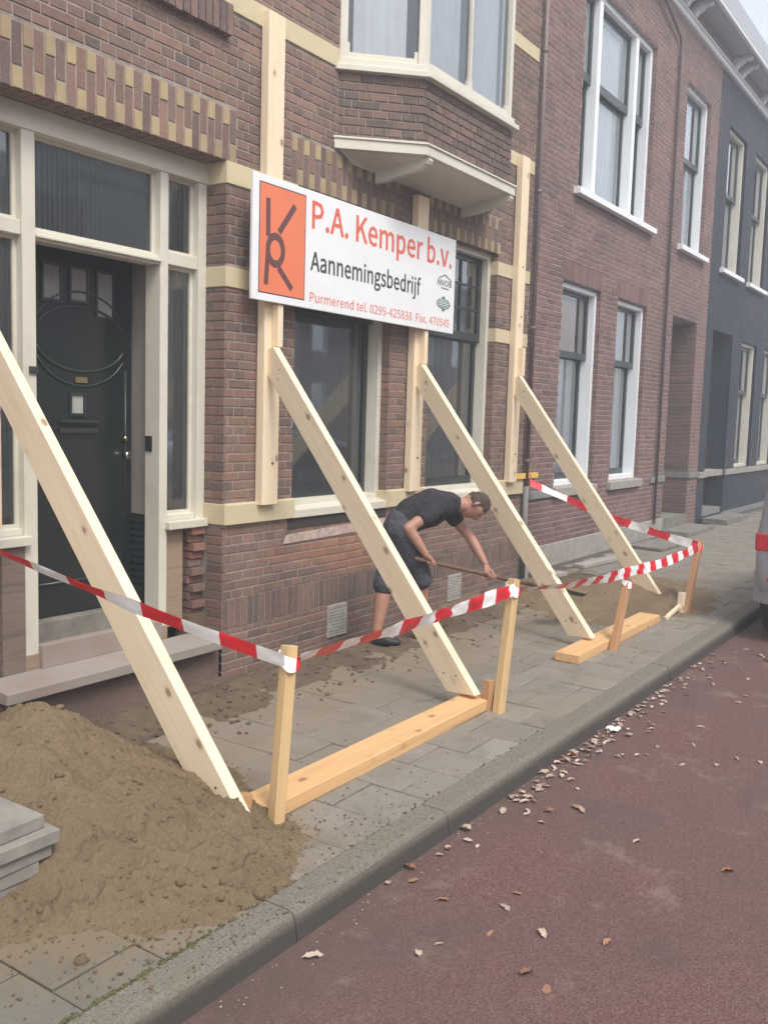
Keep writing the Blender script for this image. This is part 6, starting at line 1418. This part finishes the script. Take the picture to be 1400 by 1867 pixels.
def blob(name, caps, mat, parent, voxel=.011, smooth=6):
    """one closed skin grown over tapering limbs: (p0, r0, p1, r1)"""
    bm = bmesh.new(); og = org(parent)
    for p0, r0, p1, r1 in caps:
        L = (p1 - p0).length; n = max(1, int(L / (min(r0, r1) * .35)))
        for k in range(n + 1):
            t = k / n; r = r0 + (r1 - r0) * t
            bmesh.ops.create_icosphere(bm, subdivisions=2, radius=r, matrix=Matrix.Translation(p0.lerp(p1, t) - og))
    me = bpy.data.meshes.new(name); bm.to_mesh(me); bm.free()
    o = bpy.data.objects.new(name, me); COL.objects.link(o)
    m = o.modifiers.new('r', 'REMESH'); m.mode = 'VOXEL'; m.voxel_size = voxel
    m = o.modifiers.new('s', 'SMOOTH'); m.factor = .6; m.iterations = smooth
    dg = bpy.context.evaluated_depsgraph_get(); dg.update()
    m2 = bpy.data.meshes.new_from_object(o.evaluated_get(dg))
    bpy.data.objects.remove(o)
    o = bpy.data.objects.new(name, m2); COL.objects.link(o); o.parent = parent
    m2.materials.clear(); m2.materials.append(mat)
    m2.polygons.foreach_set('use_smooth', [True] * len(m2.polygons))
    return o
V3 = Vector
hx = (J['fhip'] - J['nhip']) * .5; sx_ = (J['fsh'] - J['nsh']) * .5
def arm(sh, el, wr, k=1.0):
    a, b_, c_ = J[sh], J[el], J[wr]
    return [(a, .056 * k, a.lerp(b_, .35), .052 * k), (a.lerp(b_, .35), .052 * k, b_, .039 * k), (b_, .039 * k, b_.lerp(c_, .3), .042 * k), (b_.lerp(c_, .3), .042 * k, c_, .027 * k)]
def leg(hp, kn, an, ft):
    a, b_, c_, d_ = J[hp], J[kn], J[an], J[ft]
    return [(a, .092, a.lerp(b_, .4), .082), (a.lerp(b_, .4), .082, b_, .056), (b_, .056, b_.lerp(c_, .3), .060), (b_.lerp(c_, .3), .060, c_, .036), (c_, .036, d_, .030)]
tors = [(J['pelvis'] - hx * .6, .10, J['waist'] - hx * .5, .095), (J['pelvis'] + hx * .6, .10, J['waist'] + hx * .5, .095),
        (J['waist'] - hx * .5, .095, J['chest'] - sx_ * .45, .105), (J['waist'] + hx * .5, .095, J['chest'] + sx_ * .45, .105),
        (J['chest'] - sx_ * .45, .105, J['nsh'] + sx_ * .15, .075), (J['chest'] + sx_ * .45, .105, J['fsh'] - sx_ * .15, .075),
        (J['chest'], .11, J['neckb'], .078), (J['neckb'], .066, J['neck'], .056), (J['neck'], .056, J['headc'] + V3((.0, 0, -.01)), .058)]
blob('body', tors + arm('nsh', 'nel', 'nwr') + arm('fsh', 'fel', 'fwr') + leg('nhip', 'nkn', 'nan', 'nft') + leg('fhip', 'fkn', 'fan', 'fft'), MT['skin'], PS, .010)
# head: sphere shaped with jaw, nose, ears; axis from chin towards crown
def head(parent):
    c = J['headc'] + Vector((.02, -.02, .0))
    up = Vector((.62, -.62, .25)).normalized()        # towards the crown
    face = Vector((.12, -.32, -.94)); face = (face - up * face.dot(up)).normalized()
    lf = up.cross(face).normalized()
    def sph(rx, ry, rz, fn, nu=28, nv=20):
        b = MB(); og = Vector((0, 0, 0))
        b.grid(nu, nv, lambda a, v: fn(2 * math.pi * a, math.pi * (v - .5)))
        return b
    def pt(th, ph, k=1.0, hair=False):
        x, y, z = math.cos(ph) * math.cos(th), math.cos(ph) * math.sin(th), math.sin(ph)   # x face, y left, z up
        jaw = max(0, -z)
        fx = .094 * x * (1 - .10 * jaw) * (1 + .10 * (x > 0) * max(0, -z) * .8) ; fy = .076 * y * (1 - .28 * jaw); fz = .118 * z
        if not hair:
            if x > 0:
                n_ = math.exp(-((y / .20) ** 2 + ((z + .12) / .22) ** 2)); fx += .026 * n_          # nose
                e_ = math.exp(-(((abs(y) - .36) / .16) ** 2 + ((z - .05) / .13) ** 2)); fx -= .012 * e_   # eye sockets
                b_ = math.exp(-((y / .5) ** 2 + ((z - .22) / .10) ** 2)); fx += .006 * b_             # brow
                m_ = math.exp(-((y / .26) ** 2 + ((z + .52) / .07) ** 2)); fx += .006 * m_            # lips
                ch = math.exp(-((y / .3) ** 2 + ((z + .85) / .16) ** 2)); fx += .014 * ch
        v = face * fx * k + lf * fy * k + up * fz * k
        return tuple(c + v)
    b = sph(0, 0, 0, lambda th, ph: pt(th, ph))
    H = b.build('head', MT['skin'], parent, smooth=True, fix=False)
    b = MB()
    for s in (1, -1):
        q = c + lf * s * .078 - face * .008 + up * -.005
        b.tube([tuple(q + up * .030 + face * .004), tuple(q + lf * s * .012 + up * .012), tuple(q + lf * s * .010 - up * .014), tuple(q - up * .028 + face * .006)], [.006, .013, .011, .005], 8)
    b.build('ear', MT['skin'], H, smooth=True)
    b = MB()
    for s in (1, -1):
        q = c + face * .080 + lf * s * .030 + up * .008; b.tube([tuple(q), tuple(q + face * .006)], [.010, .004], 8)
    b.build('eye', MT['shoe'], H, smooth=True)
    b = MB()
    def hairpt(a, v):
        th, ph = 2 * math.pi * a, math.pi * (v - .5)
        x = math.cos(ph) * math.cos(th); z = math.sin(ph)
        lim = .30 * x - .02 if x > 0 else -.42 - .1 * x      # hair line
        k = 1.055 + .10 * noise.noise(Vector((math.cos(th) * 3, math.sin(th) * 3, ph * 5)))
        e_ = (z - (lim + .12 * max(0, x) + .06 * math.sin(th * 9))) / .30
        k = .955 + (k - .955) * max(0, min(1, e_)) if e_ < 1 else k
        return pt(th, ph, k, True)
    b.grid(44, 32, hairpt)
    b.build('hair', MT['hair'], parent, smooth=True, fix=False)
head(PS)
# t-shirt with loose sleeves, hanging a little below the chest
dz = V3((0, 0, -.03))
sh = [(J['pelvis'].lerp(J['waist'], .35) - hx * .55, .122, J['waist'] - hx * .55, .118), (J['pelvis'].lerp(J['waist'], .35) + hx * .55, .122, J['waist'] + hx * .55, .118),
      (J['waist'] - hx * .55, .118, J['chest'] - sx_ * .45, .126), (J['waist'] + hx * .55, .118, J['chest'] + sx_ * .45, .126), (J['waist'] + dz, .12, J['chest'] + dz * 1.6, .125),
      (J['chest'] - sx_ * .45, .126, J['nsh'] + sx_ * .1, .086), (J['chest'] + sx_ * .45, .126, J['fsh'] - sx_ * .1, .086), (J['chest'] + dz * .6, .125, J['neckb'] + dz * .5, .086), (J['chest'], .120, J['neckb'], .084), (J['neckb'], .082, J['neckb'].lerp(J['neck'], .55), .070),
      (J['nsh'], .074, lp('nsh', 'nel', .52), .067), (J['fsh'], .074, lp('fsh', 'fel', .42), .068)]
blob('t_shirt', sh, MT['shirt'], PS, .010, 8)
so = [(J['pelvis'] - hx * .6 + V3((.02, -.012, .04)), .118, J['nhip'], .122), (J['pelvis'] + hx * .6 + V3((.02, -.012, .04)), .118, J['fhip'], .122), (J['pelvis'] - hx * .5, .12, J['pelvis'] + hx * .5, .12),
      (J['nhip'], .120, lp('nhip', 'nkn', .5), .104), (lp('nhip', 'nkn', .5), .104, lp('nhip', 'nkn', .98), .090), (J['fhip'], .120, lp('fhip', 'fkn', .5), .104), (lp('fhip', 'fkn', .5), .104, lp('fhip', 'fkn', 1.0), .088)]
blob('shorts', so, MT['shorts'], PS, .011, 8)
for s_, (an, ft) in enumerate((('nan', 'nft'), ('fan', 'fft'))):
    a, f_ = J[an], J[ft]; d = (f_ - a); d.z = 0; d.normalize()
    limb_mesh('shoe', [(Vector((a.x, a.y, .045)) - d * .045, (.042, .040)), (Vector((a.x, a.y, .05)) + d * .03, (.044, .046)), (Vector((a.x, a.y, .038)) + d * .12, (.048, .034)), (Vector((a.x, a.y, .034)) + d * .185, (.038, .026)), (Vector((a.x, a.y, .12)), (.045, .045))], [(0, 1), (1, 2), (2, 3), (1, 4)], MT['shoe'], PS, root=1)
# hands closed round the handle
PA, PB = Vector((5.560, 3.478, .655)), Vector((6.85, 2.96, .315))
pd = (PB - PA).normalized()
def hand(wr, grip, parent, flip):
    h = (grip - wr).normalized()
    ac = pd
    nrm = h.cross(ac).normalized() * flip
    nodes = [(wr, .024), (wr.lerp(grip, .55) - nrm * .012, (.036, .020)), (grip - nrm * .022, (.040, .018))]
    edges = [(0, 1), (1, 2)]
    for k in range(4):
        off = ac * (-.033 + .022 * k)
        i = len(nodes)
        L = (.9, 1.0, .95, .8)[k]
        nodes += [(grip - nrm * .020 + off + h * .012, .0095), (grip + off + h * .034 * L - nrm * .004, .0090), (grip + off + h * .026 * L + nrm * .020, .0085), (grip + off - h * .002 + nrm * .026, .0078)]
        edges += [(2, i), (i, i + 1), (i + 1, i + 2), (i + 2, i + 3)]
    i = len(nodes)
    nodes += [(wr.lerp(grip, .5) + ac * .034 * flip, .012), (grip + ac * .040 * flip - h * .014 + nrm * .006, .0105), (grip + ac * .028 * flip - h * .004 + nrm * .024, .009)]
    edges += [(1, i), (i, i + 1), (i + 1, i + 2)]
    limb_mesh('hand', nodes, edges, MT['skin'], parent, root=1)
def on_pole(p): t = (p - PA).dot(pd); return PA + pd * t
hand(J['nwr'], on_pole(J['nha']), PS, 1)
hand(J['fwr'], on_pole(J['fha']), PS, 1)
SV = thing('shovel', tuple(PB), 'long dark wooden handled shovel held low in both hands of the bending man', 'shovel')
b = MB(); b.tube([tuple(PA), tuple(PA.lerp(PB, .5)), tuple(PB)], [.016, .016, .017], 10); b.build('handle', MT['handle_wood'], SV, smooth=True)
q = PB + pd * .02; sd_ = pd.cross(Vector((0, 0, 1))).normalized(); nn = sd_.cross(pd)
b = MB(); b.grid(8, 10, lambda a, c: tuple(q + pd * (.27 * c) + sd_ * (a - .5) * .20 * (1 - .75 * max(0, c - .6) ** 1.5 * 2) + nn * (.03 * (2 * a - 1) ** 2 - .006)))
b.grid(8, 10, lambda a, c: tuple(q + pd * (.27 * c) + sd_ * (a - .5) * .20 * (1 - .75 * max(0, c - .6) ** 1.5 * 2) + nn * (.03 * (2 * a - 1) ** 2 - .008)))
b.tube([tuple(PB - pd * .1), tuple(PB + pd * .06)], [.020, .018], 10)
b.build('blade', MT['bracket_metal'], SV, smooth=True)

# ------------------------------------------------------------------ car at the kerb
CR = thing('parked_car', (10.0, .86, -.09), 'silver car parked at the kerb, cut off by the right edge of the picture', 'car')
PAINT = plain('silver_car_paint', (0.33, 0.35, 0.40), .3, .3, var=.03)
MT['lens_red'] = plain('red_lens', (0.50, 0.02, 0.035), .15, var=.05)
MT['rubber'] = plain('tyre_rubber', (0.022, 0.022, 0.024), .85)
cxy = .86
# stations: x, half width low, half width belt, half width roof, z bottom, z belt, z roof
ST = [(7.93, .70, .78, .74, .30, .86, .96), (7.955, .80, .85, .80, .24, .88, 1.12), (8.06, .855, .872, .81, .16, .90, 1.30), (8.30, .868, .875, .76, .10, .90, 1.42), (8.8, .872, .88, .72, .09, .90, 1.46), (9.6, .872, .88, .72, .09, .88, 1.46),
      (10.4, .872, .88, .72, .09, .86, 1.36), (10.95, .872, .875, .74, .09, .85, 1.02), (11.2, .87, .872, .76, .09, .83, .87), (11.7, .86, .86, .74, .09, .78, .81), (12.05, .82, .80, .66, .10, .66, .70), (12.18, .72, .70, .55, .18, .50, .53)]
b = MB(); ring = []
for (x, wl, wb_, wr_, z0, zb_, zr) in ST:
    P = [(-wl * .93, z0), (-wl, z0 + .12), (-wb_ - .01, (z0 + zb_) / 2), (-wb_, zb_ - .06), (-wb_ * .975, zb_), (-wr_ - .02, zb_ + (zr - zb_) * .85), (-wr_ + .10, zr - .012), (0, zr)]
    P = P + [(-y, z) for y, z in P[:-1][::-1]]
    i = len(b.v); b.v += [(x, cxy + y, z) for y, z in P]; ring.append(list(range(i, i + len(P))))
for ra, rb_ in zip(ring, ring[1:]):
    for k in range(len(ra) - 1): b.f.append((ra[k], ra[k + 1], rb_[k + 1], rb_[k])); b.m.append(1 if k in (4, 9) and (ST[ring.index(ra)][0] > 8.0 and ST[ring.index(ra)][0] < 11) else 0)
    b.f.append((ra[-1], ra[0], rb_[0], rb_[-1])); b.m.append(2)
b.f.append(tuple(ring[0])); b.m.append(0); b.f.append(tuple(ring[-1][::-1])); b.m.append(0)
o = b.build('body', [PAINT, MT['glass_dark'], MT['plastic_black']], CR, smooth=True)
md = o.modifiers.new('sub', 'SUBSURF'); md.levels = 1; md.render_levels = 2
b = MB()
b.grid(10, 6, lambda a, c: (7.905 + .16 * (abs(2 * a - 1) ** 6), cxy + (-.86 + 1.72 * a), .17 + .29 * c - .0 + .0)); 
bp_ = MB()
for k in range(14):
    a0, a1 = k / 14, (k + 1) / 14
    def bx_(a): return 7.885 + .18 * abs(2 * a - 1) ** 5, cxy - .875 + 1.75 * a
    (xa_, ya_), (xb_, yb_) = bx_(a0), bx_(a1)
    bp_.hexa([(xa_, ya_, .22), (xb_, yb_, .22), (xb_ + .12, yb_, .22), (xa_ + .12, ya_, .22), (xa_ - .01, ya_, .47), (xb_ - .01, yb_, .47), (xb_ + .12, yb_, .47), (xa_ + .12, ya_, .47)])
bp_.build('rear_bumper', PAINT, CR)
for s, nm in ((1, 'tail_light'), (-1, 'tail_light')):
    b = MB()
    y0, y1 = cxy + s * .60, cxy + s * .862
    b.hexa([(7.905, y0, .645), (7.945, y1, .655), (8.10, y1, .655), (8.0, y0, .645), (7.91, y0 + s * .03, .79), (7.95, y1, .80), (8.10, y1, .80), (8.02, y0 + s * .03, .79)])
    b.build(nm, MT['lens_red'], CR, bevel=.015)
    b = MB(); b.box(7.874, 7.885, min(cxy + s * .50, cxy + s * .74), max(cxy + s * .50, cxy + s * .74), .42, .45)
    b.build('reflector', MT['lens_red'], CR)
b = MB(); b.hexa([(7.93, cxy - .68, .98), (7.93, cxy + .68, .98), (8.0, cxy + .68, .98), (8.0, cxy - .68, .98), (8.10, cxy - .62, 1.33), (8.10, cxy + .62, 1.33), (8.2, cxy + .62, 1.33), (8.2, cxy - .62, 1.33)]); b.build('rear_window', MT['glass_dark'], CR, bevel=.01)
b = MB(); b.box(7.915, 7.925, cxy - .26, cxy + .26, .62, .73); b.build('number_plate', MT['yellow_stone'], CR)
for x in (8.62, 11.35):
    for y in (cxy - .78, cxy + .78):
        b = MB(); b.tube([(x, y - .095, .22), (x, y - .085, .22), (x, y + .085, .22), (x, y + .095, .22)], [.27, .31, .31, .27], 28); wl_ = b.build('wheel', MT['rubber'], CR, smooth=True)
        b = MB(); b.tube([(x, y - .099, .22), (x, y + .099, .22)], .19, 20); b.build('rim', MT['zinc'], wl_, smooth=True)

# ------------------------------------------------------------------ fallen leaves and litter
def leafmat(name, c):
    m, n, b, _ = new_mat(name)
    v = wpos(n); f = tex_noise(n, 60, 4, .6, v)
    r = piece_random(n)
    cc = mixc(n, r, c, tuple(x * .6 for x in c))
    n.links.new(mixc(n, mathn(n, 'MULTIPLY', f, .5), cc, (0.20, 0.10, 0.05)), b.inputs['Base Color']); b.inputs['Roughness'].default_value = .8
    return m
LM = [leafmat('leaf_pale', (0.64, 0.51, 0.43)), leafmat('leaf_brown', (0.38, 0.20, 0.13)), leafmat('leaf_orange', (0.42, 0.17, 0.06)), leafmat('leaf_cream', (0.60, 0.50, 0.42))]
def leaf_mesh(seed, L=1.0):
    rr = random.Random(seed); b = MB(); n = 8
    lob = [0, .30, .52, .40, .55, .42, .46, .22, 0]
    left, right, mid = [], [], []
    for k in range(n + 1):
        t = k / n; x = (t - .5); w_ = lob[k] * .62 * rr.uniform(.8, 1.2)
        cz = .10 * math.sin(math.pi * t) * rr.uniform(.6, 1.3) + rr.uniform(-.02, .02)
        mid.append((x, 0, cz)); left.append((x - .05, w_, cz + .22 * w_ + rr.uniform(0, .12))); right.append((x - .05, -w_, cz + .22 * w_ + rr.uniform(0, .12)))
    b.v = mid + left + right; m_ = n + 1
    for k in range(n):
        b.f.append((k, k + 1, m_ + k + 1, m_ + k)); b.f.append((2 * m_ + k, 2 * m_ + k + 1, k + 1, k)); b.m += [0, 0]
    b.tube([(-.5, 0, .03), (-.75, .03, .02)], .012, 4)
    return b
LMESH = [[leaf_mesh(s).mesh('fallen_leaf', mt, smooth=True, fix=False) for s in range(5)] for mt in LM]
rr = random.Random(21)
def put_leaf(x, y, s, k, label, group, z=-.096):
    o = bpy.data.objects.new('fallen_leaf', LMESH[k][rr.randrange(5)])
    o.location = (x, y, z); o.scale = (s, s * rr.uniform(.55, 1), s * rr.uniform(.3, 1.1)); o.rotation_euler = (rr.uniform(-.22, .22), rr.uniform(-.2, .2), rr.uniform(0, 6.28))
    COL.objects.link(o); props(o, label, 'leaf', group)
GL = 'dry leaves gathered in the gutter'
n_ = 0
while n_ < 135:
    c_x = rr.choice([3.3, 3.9, 4.3, 4.7, 5.0, 5.3, 5.7, 6.2, 6.9])
    x = rr.gauss(c_x, .30); 
    if not 2.1 < x < 8: continue
    y = 1.835 - abs(rr.gauss(0, .05 + .10 * (rr.random() < .35)))
    put_leaf(x, y, rr.uniform(.030, .058), rr.choice([0, 0, 0, 0, 3, 3, 3, 1]), 'small dry leaf in the row along the foot of the kerb', GL, -.095 + rr.uniform(0, .008)); n_ += 1
GR = 'dry leaves scattered on the red road'
def road_at(u, v):
    d = (u - 700) * R2 + (v - 933.5) * D2 + 1702.6 * fw; t = (-.098 - CAM_H) / d.z; return CAMP + d * t
for (x, y, s, k, lb) in ((2.262, 1.760, .075, 0, 'big pale crumpled leaf low in the picture, near the kerb'), (2.92, 1.40, .05, 3, 'small whitish leaf alone on the middle of the road'), (3.70, .82, .055, 2, 'orange-brown leaf on the road towards the right edge')):
    put_leaf(x, y, s, k, lb, None)
for k in range(40):
    x = rr.uniform(2.0, 7.6); y = 1.75 - abs(rr.gauss(0, .55))
    put_leaf(x, y, rr.uniform(.03, .06), rr.choice([0, 3, 3, 0, 1]), 'dry leaf lying loose on the red road surface', GR)
yl = leafmat('leaf_yellow', (0.70, 0.45, 0.05)); o = bpy.data.objects.new('fallen_leaf', leaf_mesh(3).mesh('fallen_leaf', yl, smooth=True, fix=False)); o.location = (3.98, .62, -.095); o.scale = (.07, .07, .07); COL.objects.link(o); props(o, 'bright yellow leaf at the right edge of the road', 'leaf')
m = MB(); m.grid(6, 6, lambda a, c: (5.03 + .07 * (a - .5) + .01 * math.sin(9 * c), 1.78 + .07 * (c - .5), -.086 + .018 * abs(noise.noise(Vector((a * 4, c * 4, 1))))+.008))
props(m.build('paper_litter', MT['tape_white'], fix=False), 'crumpled white scrap of paper among the leaves at the kerb', 'litter')
lt = MB()
for k in range(450):
    x = rr.gauss(4.6, 1.6); y = 1.84 - abs(rr.gauss(0, .06)); s = rr.uniform(.002, .006); a = rr.uniform(0, 6.28)
    lt.quad(*[(x + s * math.cos(a + q * 1.57), y + s * math.sin(a + q * 1.57) * .6, -.096 + rr.uniform(0, .003)) for q in range(4)])
props(lt.build('leaf_crumbs', LM[0], fix=False), kind='stuff')
mo = MB()
for k in range(380):
    x = rr.uniform(1.2, 4.6); 
    if rr.random() < .75: x = rr.gauss(1.75, .25)
    y = 1.998 + rr.gauss(0, .006); s = rr.uniform(.002, .007)
    clod(mo, (x, y, .001), s, k)
props(mo.build('moss', plain('moss_green', (0.085, 0.088, 0.035), .95, var=.3), fix=False, smooth=True), kind='stuff')

# ------------------------------------------------------------------ air volume added for the pale lens glare
hz = MB(); hz.box(-25, 70, -25, 12, -1.5, 9.3)
HM = bpy.data.materials.new('glare_haze'); HM.use_nodes = True; n = HM.node_tree; n.nodes.clear()
ho = n.nodes.new('ShaderNodeOutputMaterial'); hv = n.nodes.new('ShaderNodeVolumePrincipled')
hv.inputs['Color'].default_value = (0.88, 0.92, 1.0, 1); hv.inputs['Density'].default_value = 0.014; hv.inputs['Anisotropy'].default_value = 0.3
n.links.new(hv.outputs[0], ho.inputs['Volume'])
props(hz.build('glare_haze', HM), kind='stuff')
